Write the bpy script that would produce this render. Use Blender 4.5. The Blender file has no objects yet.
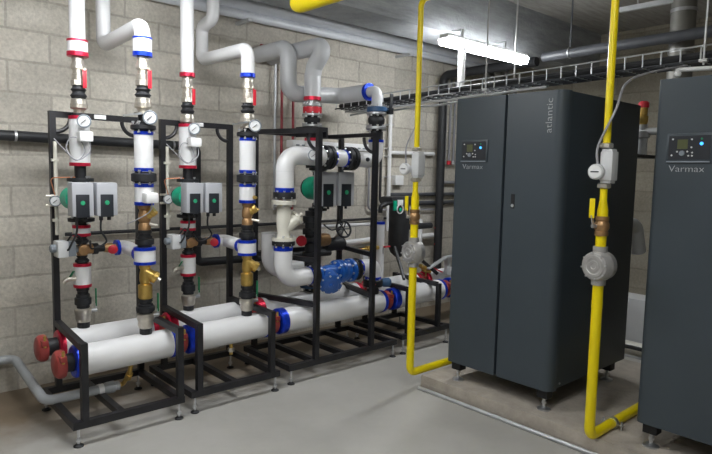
import bpy, bmesh, math, random
from mathutils import Vector, Matrix
random.seed(7)
V = Vector
C = bpy.context.scene.collection
PI = math.pi

# ------------------------------------------------------------------ materials
def mat(name, col, rough=0.5, metal=0.0, var=0.06, scale=14.0, bump=0.0, bscale=60.0, emit=0.0, coat=0.0):
    m = bpy.data.materials.new(name); m.use_nodes = True
    nt = m.node_tree; N = nt.nodes; L = nt.links
    b = N['Principled BSDF']
    b.inputs['Roughness'].default_value = rough
    b.inputs['Metallic'].default_value = metal
    if coat: b.inputs['Coat Weight'].default_value = coat
    tc = N.new('ShaderNodeTexCoord')
    nz = N.new('ShaderNodeTexNoise'); nz.inputs['Scale'].default_value = scale; nz.inputs['Detail'].default_value = 4
    L.new(tc.outputs['Object'], nz.inputs['Vector'])
    rp = N.new('ShaderNodeValToRGB')
    rp.color_ramp.elements[0].position = 0.3; rp.color_ramp.elements[1].position = 0.7
    rp.color_ramp.elements[0].color = tuple(max(0, c*(1-var)) for c in col)+(1,)
    rp.color_ramp.elements[1].color = tuple(min(1, c*(1+var)) for c in col)+(1,)
    L.new(nz.outputs['Fac'], rp.inputs['Fac']); L.new(rp.outputs['Color'], b.inputs['Base Color'])
    if emit:
        L.new(rp.outputs['Color'], b.inputs['Emission Color']); b.inputs['Emission Strength'].default_value = emit
    if bump:
        n2 = N.new('ShaderNodeTexNoise'); n2.inputs['Scale'].default_value = bscale; n2.inputs['Detail'].default_value = 5
        L.new(tc.outputs['Object'], n2.inputs['Vector'])
        bp = N.new('ShaderNodeBump'); bp.inputs['Strength'].default_value = bump; bp.inputs['Distance'].default_value = 0.01
        L.new(n2.outputs['Fac'], bp.inputs['Height']); L.new(bp.outputs['Normal'], b.inputs['Normal'])
    return m

def block_mat(name, horiz, base, mortar, zoff=0.17, xoff=0.1):
    m = bpy.data.materials.new(name); m.use_nodes = True
    nt = m.node_tree; N = nt.nodes; L = nt.links; b = N['Principled BSDF']
    b.inputs['Roughness'].default_value = 0.92
    tc = N.new('ShaderNodeTexCoord'); sp = N.new('ShaderNodeSeparateXYZ'); cb = N.new('ShaderNodeCombineXYZ')
    L.new(tc.outputs['Object'], sp.inputs[0]); L.new(sp.outputs[horiz], cb.inputs['X'])
    L.new(sp.outputs['Z'], cb.inputs['Y'])
    mp = N.new('ShaderNodeMapping'); mp.inputs['Location'].default_value = (xoff, -zoff, 0)
    L.new(cb.outputs[0], mp.inputs['Vector'])
    # waver the joints a little
    wn = N.new('ShaderNodeTexNoise'); wn.inputs['Scale'].default_value = 7; L.new(tc.outputs['Object'], wn.inputs['Vector'])
    wm = N.new('ShaderNodeVectorMath'); wm.operation = 'SCALE'; wm.inputs['Scale'].default_value = 0.02
    L.new(wn.outputs['Color'], wm.inputs[0])
    wa = N.new('ShaderNodeVectorMath'); wa.operation = 'ADD'; L.new(mp.outputs[0], wa.inputs[0]); L.new(wm.outputs[0], wa.inputs[1])
    br = N.new('ShaderNodeTexBrick'); br.offset = 0.5
    br.inputs['Scale'].default_value = 1.0; br.inputs['Brick Width'].default_value = 0.5; br.inputs['Row Height'].default_value = 0.2
    br.inputs['Mortar Size'].default_value = 0.011; br.inputs['Mortar Smooth'].default_value = 0.6
    br.inputs['Color1'].default_value = tuple(c*0.86 for c in base)+(1,)
    br.inputs['Color2'].default_value = tuple(min(1,c*1.1) for c in base)+(1,)
    br.inputs['Mortar'].default_value = mortar+(1,)
    L.new(wa.outputs[0], br.inputs['Vector'])
    n1 = N.new('ShaderNodeTexNoise'); n1.inputs['Scale'].default_value = 2.2; n1.inputs['Detail'].default_value = 6; n1.inputs['Roughness'].default_value = 0.65
    n2 = N.new('ShaderNodeTexNoise'); n2.inputs['Scale'].default_value = 45; n2.inputs['Detail'].default_value = 6; n2.inputs['Roughness'].default_value = 0.7
    for n in (n1, n2): L.new(tc.outputs['Object'], n.inputs['Vector'])
    r1 = N.new('ShaderNodeValToRGB'); e = r1.color_ramp.elements
    e[0].position = 0.3; e[0].color = (0.78,0.76,0.72,1); e[1].position = 0.7; e[1].color = (1.12,1.1,1.06,1)
    L.new(n1.outputs['Fac'], r1.inputs['Fac'])
    r2 = N.new('ShaderNodeValToRGB'); e = r2.color_ramp.elements
    e[0].position = 0.3; e[0].color = (0.78,0.78,0.78,1); e[1].position = 0.66; e[1].color = (1.08,1.08,1.08,1)
    L.new(n2.outputs['Fac'], r2.inputs['Fac'])
    x1 = N.new('ShaderNodeMixRGB'); x1.blend_type = 'MULTIPLY'; x1.inputs[0].default_value = 1
    x2 = N.new('ShaderNodeMixRGB'); x2.blend_type = 'MULTIPLY'; x2.inputs[0].default_value = 1
    L.new(br.outputs['Color'], x1.inputs[1]); L.new(r1.outputs['Color'], x1.inputs[2])
    L.new(x1.outputs[0], x2.inputs[1]); L.new(r2.outputs['Color'], x2.inputs[2])
    L.new(x2.outputs[0], b.inputs['Base Color'])
    ma = N.new('ShaderNodeMath'); ma.operation = 'MULTIPLY_ADD'; ma.inputs[1].default_value = -0.7
    L.new(br.outputs['Fac'], ma.inputs[0]); L.new(n2.outputs['Fac'], ma.inputs[2])
    bp = N.new('ShaderNodeBump'); bp.inputs['Strength'].default_value = 0.4; bp.inputs['Distance'].default_value = 0.012
    L.new(ma.outputs[0], bp.inputs['Height']); L.new(bp.outputs['Normal'], b.inputs['Normal'])
    return m

def floor_mat():
    m = bpy.data.materials.new('painted_floor'); m.use_nodes = True
    nt = m.node_tree; N = nt.nodes; L = nt.links; b = N['Principled BSDF']
    tc = N.new('ShaderNodeTexCoord')
    n1 = N.new('ShaderNodeTexNoise'); n1.inputs['Scale'].default_value = 1.3; n1.inputs['Detail'].default_value = 7; n1.inputs['Roughness'].default_value = 0.62
    L.new(tc.outputs['Object'], n1.inputs['Vector'])
    r1 = N.new('ShaderNodeValToRGB'); e = r1.color_ramp.elements
    e[0].position = 0.3; e[0].color = (0.37,0.36,0.335,1); e[1].position = 0.7; e[1].color = (0.475,0.462,0.435,1)
    L.new(n1.outputs['Fac'], r1.inputs['Fac'])
    # rusty brown grime between rack and wall: a stain with a shape of its own
    sp = N.new('ShaderNodeSeparateXYZ'); L.new(tc.outputs['Object'], sp.inputs[0])
    n3 = N.new('ShaderNodeTexNoise'); n3.inputs['Scale'].default_value = 4.5; n3.inputs['Detail'].default_value = 6; L.new(tc.outputs['Object'], n3.inputs['Vector'])
    ad = N.new('ShaderNodeMath'); ad.operation = 'MULTIPLY_ADD'; ad.inputs[1].default_value = 0.9
    L.new(n3.outputs['Fac'], ad.inputs[0]); L.new(sp.outputs['Y'], ad.inputs[2])
    mr = N.new('ShaderNodeMapRange'); mr.inputs['From Min'].default_value = 3.75; mr.inputs['From Max'].default_value = 4.35
    L.new(ad.outputs[0], mr.inputs['Value'])
    mx = N.new('ShaderNodeMixRGB'); mx.inputs[2].default_value = (0.215,0.165,0.115,1)
    L.new(mr.outputs[0], mx.inputs[0]); L.new(r1.outputs['Color'], mx.inputs[1])
    L.new(mx.outputs[0], b.inputs['Base Color'])
    b.inputs['Roughness'].default_value = 0.42
    n2 = N.new('ShaderNodeTexNoise'); n2.inputs['Scale'].default_value = 30; L.new(tc.outputs['Object'], n2.inputs['Vector'])
    bp = N.new('ShaderNodeBump'); bp.inputs['Strength'].default_value = 0.12; bp.inputs['Distance'].default_value = 0.005
    L.new(n2.outputs['Fac'], bp.inputs['Height']); L.new(bp.outputs['Normal'], b.inputs['Normal'])
    return m

def concrete_mat(name, base, board=None):
    m = bpy.data.materials.new(name); m.use_nodes = True
    nt = m.node_tree; N = nt.nodes; L = nt.links; b = N['Principled BSDF']
    b.inputs['Roughness'].default_value = 0.85
    tc = N.new('ShaderNodeTexCoord')
    n1 = N.new('ShaderNodeTexNoise'); n1.inputs['Scale'].default_value = 3; n1.inputs['Detail'].default_value = 8; n1.inputs['Roughness'].default_value = 0.7
    mp = N.new('ShaderNodeMapping'); L.new(tc.outputs['Object'], mp.inputs['Vector']); L.new(mp.outputs[0], n1.inputs['Vector'])
    if board: mp.inputs['Scale'].default_value = board
    r1 = N.new('ShaderNodeValToRGB'); e = r1.color_ramp.elements
    e[0].position = 0.28; e[0].color = tuple(c*0.62 for c in base)+(1,); e[1].position = 0.72; e[1].color = tuple(c*1.25 for c in base)+(1,)
    L.new(n1.outputs['Fac'], r1.inputs['Fac']); L.new(r1.outputs['Color'], b.inputs['Base Color'])
    n2 = N.new('ShaderNodeTexNoise'); n2.inputs['Scale'].default_value = 40; n2.inputs['Detail'].default_value = 6; L.new(tc.outputs['Object'], n2.inputs['Vector'])
    bp = N.new('ShaderNodeBump'); bp.inputs['Strength'].default_value = 0.4; bp.inputs['Distance'].default_value = 0.01
    L.new(n2.outputs['Fac'], bp.inputs['Height']); L.new(bp.outputs['Normal'], b.inputs['Normal'])
    return m

M = dict(
    white=mat('white_pvc_jacket', (0.74,0.74,0.75), 0.34, var=0.03, scale=5),
    grey=mat('grey_pvc_jacket', (0.60,0.61,0.63), 0.34, var=0.05, scale=5),
    red=mat('red_foil', (0.62,0.02,0.06), 0.3, 0.55, var=0.2, scale=30),
    blue=mat('blue_foil', (0.01,0.05,0.62), 0.28, 0.55, var=0.25, scale=30),
    steel=mat('black_painted_steel', (0.012,0.012,0.015), 0.42, var=0.3),
    black=mat('black_cast_iron', (0.014,0.015,0.018), 0.5, var=0.3, bump=0.1),
    rubber=mat('black_rubber', (0.02,0.021,0.024), 0.55, var=0.2),
    nickel=mat('nickel_plated_brass', (0.66,0.62,0.55), 0.32, 0.85, var=0.15, scale=25),
    zinc=mat('zinc_plated_steel', (0.62,0.63,0.65), 0.34, 0.9, var=0.12, scale=20),
    brass=mat('brass', (0.62,0.42,0.12), 0.34, 0.85, var=0.15, scale=25),
    bronze=mat('bronze', (0.42,0.25,0.12), 0.42, 0.75, var=0.2, scale=25),
    copper=mat('copper', (0.65,0.28,0.15), 0.35, 0.9),
    redlever=mat('red_plastic', (0.6,0.02,0.04), 0.4, var=0.1),
    green=mat('green_lever', (0.01,0.2,0.08), 0.4, var=0.1),
    motor=mat('green_pump_enamel', (0.0,0.38,0.22), 0.38, var=0.1),
    modul=mat('grey_pump_module', (0.42,0.43,0.46), 0.45, var=0.03),
    dark=mat('dark_control_face', (0.02,0.023,0.03), 0.4),
    lamp=mat('green_indicator', (0.02,0.30,0.14), 0.5, emit=0.03),
    plastic=mat('light_grey_plastic', (0.62,0.63,0.64), 0.45, var=0.03),
    slategrey=mat('mid_grey_plastic', (0.22,0.25,0.28), 0.5, var=0.05),
    wplastic=mat('white_plastic', (0.82,0.82,0.82), 0.4, var=0.02),
    cream=mat('cream_enamel', (0.68,0.66,0.58), 0.4, var=0.04),
    bluevalve=mat('blue_epoxy', (0.012,0.1,0.42), 0.28, var=0.12, coat=0.4),
    bluesteel=mat('dark_blue_enamel', (0.03,0.09,0.2), 0.4, var=0.15),
    yellow=mat('yellow_gas_paint', (0.86,0.68,0.0), 0.36, var=0.05, scale=6),
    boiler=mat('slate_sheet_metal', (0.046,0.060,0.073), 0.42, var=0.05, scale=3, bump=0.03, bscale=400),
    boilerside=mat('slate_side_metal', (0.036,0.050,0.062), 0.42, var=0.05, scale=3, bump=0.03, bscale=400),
    seam=mat('black_base_metal', (0.006,0.006,0.008), 0.6),
    letter=mat('silver_lettering', (0.42,0.44,0.46), 0.45, var=0.02),
    screen=mat('olive_display', (0.10,0.11,0.05), 0.3),
    led=mat('blue_indicator', (0.05,0.35,1.0), 0.4, emit=1.2),
    galv=mat('galvanised_steel', (0.62,0.64,0.66), 0.38, 0.5, var=0.12, scale=9),
    alum=mat('silver_pipe_jacket', (0.64,0.66,0.70), 0.36, 0.1, var=0.06, scale=4),
    duct=mat('dark_grey_pipe', (0.075,0.08,0.09), 0.45, var=0.15),
    castalu=mat('cast_aluminium', (0.48,0.47,0.46), 0.45, 0.6, var=0.12, scale=30),
    pvc=mat('grey_drain_pvc', (0.36,0.38,0.40), 0.38, var=0.05),
    coupling=mat('red_oxide_enamel', (0.31,0.045,0.04), 0.42, var=0.15, scale=20),
    dial=mat('white_dial', (0.66,0.67,0.68), 0.3, var=0.01),
    flue=mat('stainless_flue', (0.24,0.235,0.215), 0.55, 0.5, var=0.12, scale=6),
    light=mat('lit_diffuser', (0.96,0.985,1.0), 0.5, var=0.0, emit=34.0),
    darkred=mat('red_lead_paint', (0.3,0.03,0.04), 0.5, var=0.1),
    cablegrey=mat('grey_cable', (0.30,0.30,0.32), 0.5),
)
M['floor'] = floor_mat()
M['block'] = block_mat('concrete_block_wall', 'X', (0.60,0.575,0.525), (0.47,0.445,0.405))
M['block_y'] = block_mat('shade_toned_block_wall', 'Y', (0.38,0.355,0.30), (0.31,0.285,0.24))  # same block work, albedo lowered so the dim back wall's shade is in the colour
M['ceil'] = concrete_mat('board_marked_ceiling', (0.36,0.345,0.315), (1.0,7.0,1.0))
M['beam'] = concrete_mat('beam_concrete', (0.33,0.345,0.36), (1.0,1.0,6.0))
M['plinth'] = concrete_mat('raw_plinth_concrete', (0.43,0.385,0.33))

# ------------------------------------------------------------------ mesh builder
class MB:
    def __init__(s): s.v = []; s.f = []
    def _ring(s, c, a, b, r, n):
        i = len(s.v)
        for k in range(n):
            t = 2*PI*k/n; s.v.append(c + a*(r*math.cos(t)) + b*(r*math.sin(t)))
        return list(range(i, i+n))
    def _fr(s, d):
        d = d.normalized(); u = V((0,0,1)) if abs(d.z) < 0.9 else V((1,0,0))
        a = d.cross(u).normalized(); return a, d.cross(a).normalized()
    def _skin(s, A, B):
        n = len(A)
        for k in range(n): s.f.append((A[k], A[(k+1)%n], B[(k+1)%n], B[k]))
    def lathe(s, p, d, prof, n=20):
        p = V(p); d = V(d).normalized(); a, b = s._fr(d)
        rs = [s._ring(p + d*h, a, b, max(r, 1e-4), n) for h, r in prof]
        for A, B in zip(rs, rs[1:]): s._skin(A, B)
        s.f.append(tuple(rs[0][::-1])); s.f.append(tuple(rs[-1])); return s
    def cyl(s, p0, p1, r, r2=None, n=18):
        p0 = V(p0); d = V(p1)-p0
        return s.lathe(p0, d, [(0, r), (d.length, r if r2 is None else r2)], n)
    def hexn(s, p0, p1, r): return s.cyl(p0, p1, r, n=6)
    def tube(s, pts, r, bend=0.06, n=14, steps=7):
        P = [V(p) for p in pts]; out = [P[0]]
        for i in range(1, len(P)-1):
            a, b, c = P[i-1], P[i], P[i+1]; u = (a-b); w = (c-b)
            lu, lw = u.length, w.length; u.normalize(); w.normalize()
            ang = u.angle(w)
            if ang > PI-0.02: out.append(b); continue
            t = min(bend/math.tan(ang/2), lu*0.49, lw*0.49); rr = t*math.tan(ang/2)
            cen = b + (u+w).normalized()*(rr/math.sin(ang/2))
            s0 = b+u*t-cen; s1 = b+w*t-cen
            ax = s0.cross(s1).normalized(); tot = s0.angle(s1)
            for k in range(steps+1): out.append(cen + Matrix.Rotation(tot*k/steps, 3, ax) @ s0)
        out.append(P[-1])
        return s.sweep(out, r, n)
    def sweep(s, pts, r, n=10, closed=False):
        P = [V(p) for p in pts]; m = len(P); rings = []; a = None
        for i in range(m):
            if closed: t = P[(i+1)%m]-P[i-1]
            else: t = P[min(i+1, m-1)]-P[max(i-1, 0)]
            t.normalize()
            if a is None: a, b = s._fr(t)
            else:
                a = (a - t*a.dot(t)).normalized(); b = t.cross(a)
            rad = r[i] if isinstance(r, (list, tuple)) else r
            rings.append(s._ring(P[i], a, b, rad, n))
        for A, B in zip(rings, rings[1:]): s._skin(A, B)
        if closed: s._skin(rings[-1], rings[0])
        else: s.f.append(tuple(rings[0][::-1])); s.f.append(tuple(rings[-1]))
        return s
    def curve(s, pts, r, n=8, sub=6):
        P = [V(p) for p in pts]; Q = [P[0]]+P+[P[-1]]; out = []
        for i in range(1, len(Q)-2):
            for k in range(sub):
                t = k/sub; a, b, c, d = Q[i-1:i+3]
                out.append(0.5*((2*b)+(c-a)*t+(2*a-5*b+4*c-d)*t*t+(3*b-a-3*c+d)*t**3))
        out.append(P[-1]); return s.sweep(out, r, n)
    def torus(s, c, d, R, r, n=24, m=8):
        c = V(c); a, b = s._fr(V(d))
        return s.sweep([c + a*(R*math.cos(2*PI*k/n)) + b*(R*math.sin(2*PI*k/n)) for k in range(n)], r, m, True)
    def box(s, c, sz, rot=None):
        c = V(c); h = V(sz)/2; i = len(s.v)
        for x in (-1, 1):
            for y in (-1, 1):
                for z in (-1, 1):
                    p = V((x*h.x, y*h.y, z*h.z)); s.v.append(c + (rot @ p if rot else p))
        for q in ((0,1,3,2),(4,6,7,5),(0,4,5,1),(2,3,7,6),(0,2,6,4),(1,5,7,3)): s.f.append(tuple(i+k for k in q))
        return s
    def bx(s, x0, x1, y0, y1, z0, z1): return s.box(((x0+x1)/2,(y0+y1)/2,(z0+z1)/2), (abs(x1-x0),abs(y1-y0),abs(z1-z0)))
    def bar(s, p0, p1, w, h=None):
        p0 = V(p0); p1 = V(p1); d = p1-p0; L = d.length; d.normalize()
        up = V((0,0,1)) if abs(d.z) < 0.95 else V((0,1,0))
        sx = d.cross(up).normalized(); u2 = sx.cross(d)
        return s.box((p0+p1)/2, (L, w, h or w), Matrix((d, sx, u2)).transposed())
    def prism(s, poly, z0, z1):
        i = len(s.v); n = len(poly)
        for x, y in poly: s.v.append(V((x, y, z0)))
        for x, y in poly: s.v.append(V((x, y, z1)))
        A = list(range(i, i+n)); B = list(range(i+n, i+2*n)); s._skin(A, B); s.f.append(tuple(A[::-1])); s.f.append(tuple(B)); return s
    def mesh(s, name, m, org=V((0,0,0)), bevel=0.0):
        me = bpy.data.meshes.new(name)
        me.from_pydata([tuple(v-org) for v in s.v], [], s.f)
        bm = bmesh.new(); bm.from_mesh(me)
        bmesh.ops.recalc_face_normals(bm, faces=bm.faces)
        if bevel:
            es = [e for e in bm.edges if len(e.link_faces) == 2 and e.calc_face_angle(0) > 0.6]
            bmesh.ops.bevel(bm, geom=es, offset=bevel, segments=2, profile=0.6, affect='EDGES', clamp_overlap=True)
        for f in bm.faces: f.smooth = True
        bm.to_mesh(me); bm.free()
        me.set_sharp_from_angle(angle=math.radians(38))
        me.materials.append(m); return me

ORG = {}
def tag(o, label, cat, group=None):
    o['label'] = label; o['category'] = cat
    if group: o['group'] = group
    return o
def thing(name, label, cat, loc, group=None):
    o = bpy.data.objects.new(name, None); C.objects.link(o); o.location = loc; o.empty_display_size = 0.05
    ORG[o.name] = V(loc); return tag(o, label, cat, group)
def part(name, mb, m, parent, label=None, bevel=0.0):
    org = ORG[parent.name]
    o = bpy.data.objects.new(name, mb.mesh(name, M[m], org, bevel)); C.objects.link(o); o.parent = parent
    ORG[o.name] = org
    if label: o['label'] = label
    return o
def solo(name, label, cat, mb, m, loc, group=None, bevel=0.0):
    o = bpy.data.objects.new(name, mb.mesh(name, M[m], V(loc), bevel)); C.objects.link(o); o.location = loc
    ORG[o.name] = V(loc); return tag(o, label, cat, group)
def struct(name, mb, m):
    o = bpy.data.objects.new(name, mb.mesh(name, M[m])); C.objects.link(o); o['kind'] = 'structure'; ORG[o.name] = V((0,0,0)); return o
_bolt = {}
def bolts(parent, c, d, R, L, n=8, r=0.009, m='zinc', phase=0.2):
    """n separate bolts with heads on both faces round a flange"""
    c = V(c); d = V(d).normalized(); key = (round(L,3), r, m)
    if key not in _bolt:
        b = MB(); b.cyl((0,0,-L/2), (0,0,L/2), r*0.55, n=8); b.hexn((0,0,-L/2-r), (0,0,-L/2), r); b.hexn((0,0,L/2), (0,0,L/2+r), r)
        _bolt[key] = b.mesh('bolt', M[m])
    a, bb = MB()._fr(d); q = V((0,0,1)).rotation_difference(d)
    for k in range(n):
        t = 2*PI*(k+phase)/n
        o = bpy.data.objects.new('bolt', _bolt[key]); C.objects.link(o); o.parent = parent
        o.location = c + a*(R*math.cos(t)) + bb*(R*math.sin(t)) - ORG[parent.name]
        o.rotation_mode = 'QUATERNION'; o.rotation_quaternion = q
UP = (0,0,1); X = (1,0,0); Y = (0,1,0)

# ------------------------------------------------------------------ setting
struct('floor', MB().bx(-2.6,6.35,-2.6,4.5,-0.1,0), 'floor')
struct('wall_left', MB().bx(-2.6,6.2,4.35,4.5,0,3.0), 'block')
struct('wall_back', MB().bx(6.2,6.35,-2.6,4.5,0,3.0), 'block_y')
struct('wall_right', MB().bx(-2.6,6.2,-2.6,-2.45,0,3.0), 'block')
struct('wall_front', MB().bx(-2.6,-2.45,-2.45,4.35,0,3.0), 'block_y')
struct('ceiling', MB().bx(-2.6,6.35,-2.6,4.5,3.0,3.15), 'ceil')
struct('trim_1', MB().bx(-2.45,6.2,3.09,3.45,2.6,3.0), 'beam')
solo('concrete_plinth', 'low raw concrete plinth under the two dark boilers', 'plinth', MB().bx(3.03,4.55,-1.2,2.672,0,0.102), 'plinth', (3.8,0.8,0), bevel=0.012)
solo('galvanised_conduit', 'thin galvanised tube lying on the floor along the front of the concrete plinth', 'pipe', MB().cyl((3.012,2.67,0.013),(3.012,-0.6,0.013),0.012,n=10), 'galv', (3.012,1.6,0.0))

# ------------------------------------------------------------------ boilers
def text_mesh(body, size, name):
    cu = bpy.data.curves.new(name, 'FONT'); cu.body = body; cu.size = size; cu.extrude = 0.0008; cu.offset = -0.013*size
    ob = bpy.data.objects.new(name, cu); C.objects.link(ob)
    bpy.context.view_layer.update()
    me = bpy.data.meshes.new_from_object(ob.evaluated_get(bpy.context.evaluated_depsgraph_get()))
    bpy.data.objects.remove(ob); me.name = name; me.materials.clear(); me.materials.append(M['letter']); return me
TXT = {}
def put_text(body, size, parent, loc, up, width=None, name='lettering'):
    if body not in TXT: TXT[body] = text_mesh(body, size, name)
    me = TXT[body]
    o = bpy.data.objects.new(name, me); C.objects.link(o); o.parent = parent
    # faces -X; text runs along -Y (or along +Z when turned)
    if up: rot = Matrix(((0,0,-1),(0,1,0),(1,0,0)))          # columns: x->+Z, y->+Y, z->-X
    else: rot = Matrix(((0,0,-1),(-1,0,0),(0,1,0)))          # x->-Y, y->+Z, z->-X
    xs = [v.co.x for v in me.vertices]; ys = [v.co.y for v in me.vertices]
    k = (width/(max(xs)-min(xs))) if width else 1
    o.matrix_local = Matrix.Translation(V(loc)-ORG[parent.name]) @ rot.to_4x4() @ Matrix.Diagonal((k,k*(0.86 if width else 1),k,1)) @ Matrix.Translation((-min(xs),0,0))
    return o

def rpoly(x0, x1, y0, y1, rad):     # rounded rectangle; rad = dict corner -> radius
    out = []
    for (cx, cy, a0, key) in ((x0, y0, PI, 'nn'), (x1, y0, 1.5*PI, 'pn'), (x1, y1, 0, 'pp'), (x0, y1, 0.5*PI, 'np')):
        r = rad.get(key, 0.002); sx = 1 if key[0] == 'n' else -1; sy = 1 if key[1] == 'n' else -1
        c = (cx+sx*r, cy+sy*r); n = 8 if r > 0.01 else 1
        for k in range(n+1):
            a = a0 + 0.5*PI*k/n; out.append((c[0]+r*math.cos(a), c[1]+r*math.sin(a)))
    return out

def boiler(y1, label, w_=0.765):
    y0 = y1-w_; xf = 3.10; zb, zt = 0.232, 1.985; ys = y0+0.385
    t = thing('boiler', label, 'boiler', (3.6,(y0+y1)/2,0.102))
    part('casing', MB().prism(rpoly(xf+0.07,4.09,y0+0.004,y1-0.004,{}), zb+0.01, zt-0.004), 'boilerside', t, bevel=0.004)
    part('front_panel', MB().prism(rpoly(xf,xf+0.075,y0,ys-0.009,{'nn':0.055}), zb, zt), 'boiler', t)
    part('front_panel', MB().prism(rpoly(xf,xf+0.075,ys+0.009,y1,{'np':0.03}), zb, zt), 'boiler', t)
    part('panel_joint', MB().bx(xf+0.03,xf+0.075,ys-0.009,ys+0.009,zb,zt-0.002), 'seam', t, label='black joint between the front panels')
    b = MB().bx(xf-0.003,xf+0.004,ys-0.088,ys-0.062,1.298,1.385)
    part('latch', b, 'seam', t, label='recessed black latch', bevel=0.002)
    part('latch_button', MB().lathe((xf-0.003,ys-0.075,1.315),(-1,0,0),[(0,0.010),(0.004,0.009)]), 'galv', t)
    # control panel
    dy1 = y1-0.062; dy0 = dy1-0.21
    fr = part('control_panel', MB().bx(xf-0.006,xf+0.004,dy0,dy1,1.575,1.718), 'boilerside', t, bevel=0.004)
    part('panel_face', MB().bx(xf-0.008,xf,dy0+0.012,dy1-0.012,1.592,1.706), 'dark', fr)
    part('panel_lip', MB().bx(xf-0.011,xf,dy0+0.012,dy1-0.005,1.578,1.585), 'slategrey', fr)
    part('display', MB().bx(xf-0.011,xf,dy1-0.098,dy1-0.052,1.643,1.688), 'screen', fr, label='small olive display')
    part('control_knob', MB().lathe((xf-0.008,dy1-0.075,1.622),(-1,0,0),[(0,0.013),(0.008,0.012)]), 'slategrey', fr)
    part('indicator_light', MB().lathe((xf-0.008,dy1-0.158,1.667),(-1,0,0),[(0,0.008),(0.003,0.007)]), 'led', fr, label='lit blue indicator')
    part('indicator_light', MB().lathe((xf-0.008,dy1-0.158,1.69),(-1,0,0),[(0,0.005),(0.003,0.004)]), 'lamp', fr, label='small green indicator')
    for dy, dz in ((0.03,1.69),(0.115,1.688),(0.115,1.65),(0.028,1.612),(0.052,1.63),(0.098,1.63),(0.104,1.61),(0.12,1.61),(0.12,1.625)):
        part('button', MB().lathe((xf-0.008,dy1-dy,dz),(-1,0,0),[(0,0.0045),(0.003,0.004)],8), 'plastic', fr)
    put_text('Varmax', 0.045, t, (xf-0.0015, dy1-0.016, 1.533), False, 0.16)
    put_text('atlantic', 0.06, t, (xf-0.0015, y0+0.075, 1.745), True, 0.195)
    for fx in (xf+0.055, 3.97):
        for fy in (y0+0.065, y1-0.065):
            part('foot_bracket', MB().bx(fx-0.03,fx+0.035,fy-0.035,fy+0.035,0.178,zb+0.012), 'seam', t, label='black foot bracket')
            f = part('foot', MB().lathe((fx,fy,0.102),UP,[(0,0.040),(0.008,0.040),(0.018,0.020),(0.022,0.010),(0.08,0.010)]), 'zinc', t, label='chrome levelling foot')
            part('lock_nut', MB().hexn((fx,fy,0.140),(fx,fy,0.154),0.016), 'zinc', f)
    part('screw', MB().lathe((xf+0.11,y0+0.003,zb+0.035),(0,-1,0),[(0,0.007),(0.004,0.006)],8), 'zinc', t)
    return t
boiler(2.508, 'dark slate boiler at the left, standing whole in view between the two yellow pipes', 0.778)
boiler(1.238, 'dark slate boiler at the right edge, nearest the viewer and cut off by the frame')

# ------------------------------------------------------------------ gauges, valves, small fittings
def gauge(name, label, c, d, r, stem, group=None):
    c = V(c); d = V(d).normalized()
    t = thing(name, label, 'gauge', c, group)
    part('case', MB().lathe(c-d*0.022, d, [(0,r*0.9),(0.004,r),(0.024,r),(0.026,r*0.9),(0.020,r*0.8)], 24), 'slategrey', t)
    part('dial', MB().lathe(c-d*0.002, d, [(0,r*0.8),(0.003,r*0.8)], 24), 'dial', t)
    a, b = MB()._fr(d); w = (a*0.6+b*0.5).normalized()
    part('needle', MB().bar(c-w*r*0.35+d*0.002, c+w*r*0.55+d*0.002, 0.008, 0.003), 'dark', t)
    part('stem', MB().cyl(c-d*0.02, V(stem), 0.008, n=8), 'nickel', t)
    return t

def top_valve(label, x, y, zt, group):
    """nickel ball valve with red lever; body from zt down to zt-0.17"""
    t = thing('ball_valve', label, 'valve', (x,y,zt-0.17), group)
    part('body', MB().lathe((x,y,zt),(0,0,-1),[(0,0.033),(0.012,0.036),(0.014,0.033),(0.04,0.033),(0.05,0.04),(0.072,0.04),(0.08,0.03),(0.1,0.03),(0.104,0.036),(0.135,0.036)],18), 'nickel', t)
    part('union_nut', MB().lathe((x,y,zt-0.135),(0,0,-1),[(0,0.036),(0.003,0.044),(0.032,0.044),(0.035,0.036)],8), 'nickel', t)
    l = part('lever', MB().bx(x+0.008,x+0.03,y-0.058,y-0.051,zt-0.185,zt-0.075), 'redlever', t, label='red lever', bevel=0.003)
    part('lever_stem', MB().cyl((x+0.019,y-0.03,zt-0.075),(x+0.019,y-0.06,zt-0.075),0.009,n=10), 'nickel', l)
    return t
def rubber(label, x, y, z1, z0, group, r=0.042):
    h = z1-z0
    t = thing('rubber_joint', label, 'pipe joint', (x,y,z0-0.085), group)
    part('bellows', MB().lathe((x,y,z1),(0,0,-1),[(0,r*0.8),(h*0.12,r*0.8),(h*0.3,r*1.05),(h*0.45,r*0.82),(h*0.55,r*0.82),(h*0.75,r*1.12),(h*0.92,r*0.95),(h,r*0.85)],20), 'rubber', t)
    part('union_nut', MB().lathe((x,y,z0),(0,0,-1),[(0,r*0.9),(0.006,r*1.05),(0.028,r*1.1),(0.03,r*1.18),(0.055,r*1.18),(0.062,r*0.8),(0.085,r*0.72)],12), 'nickel', t)
    return t
def jacket(name, label, x, y, z0, z1, r, band, group, bh=0.02):
    t = thing(name, label, 'pipe', (x,y,z0), group)
    part('insulation_jacket', MB().cyl((x,y,z0+0.002),(x,y,z1-0.002),r,n=28), 'white', t)
    for a, b in ((z0, z0+bh), (z1-bh, z1)):
        part('end_band', MB().lathe((x,y,a),UP,[(0,r*0.7),(0.0,r+0.002),(b-a,r+0.002),(b-a,r*0.7)],28), band, t, label=('red' if band == 'red' else 'blue')+' foil end band')
    return t
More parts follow.
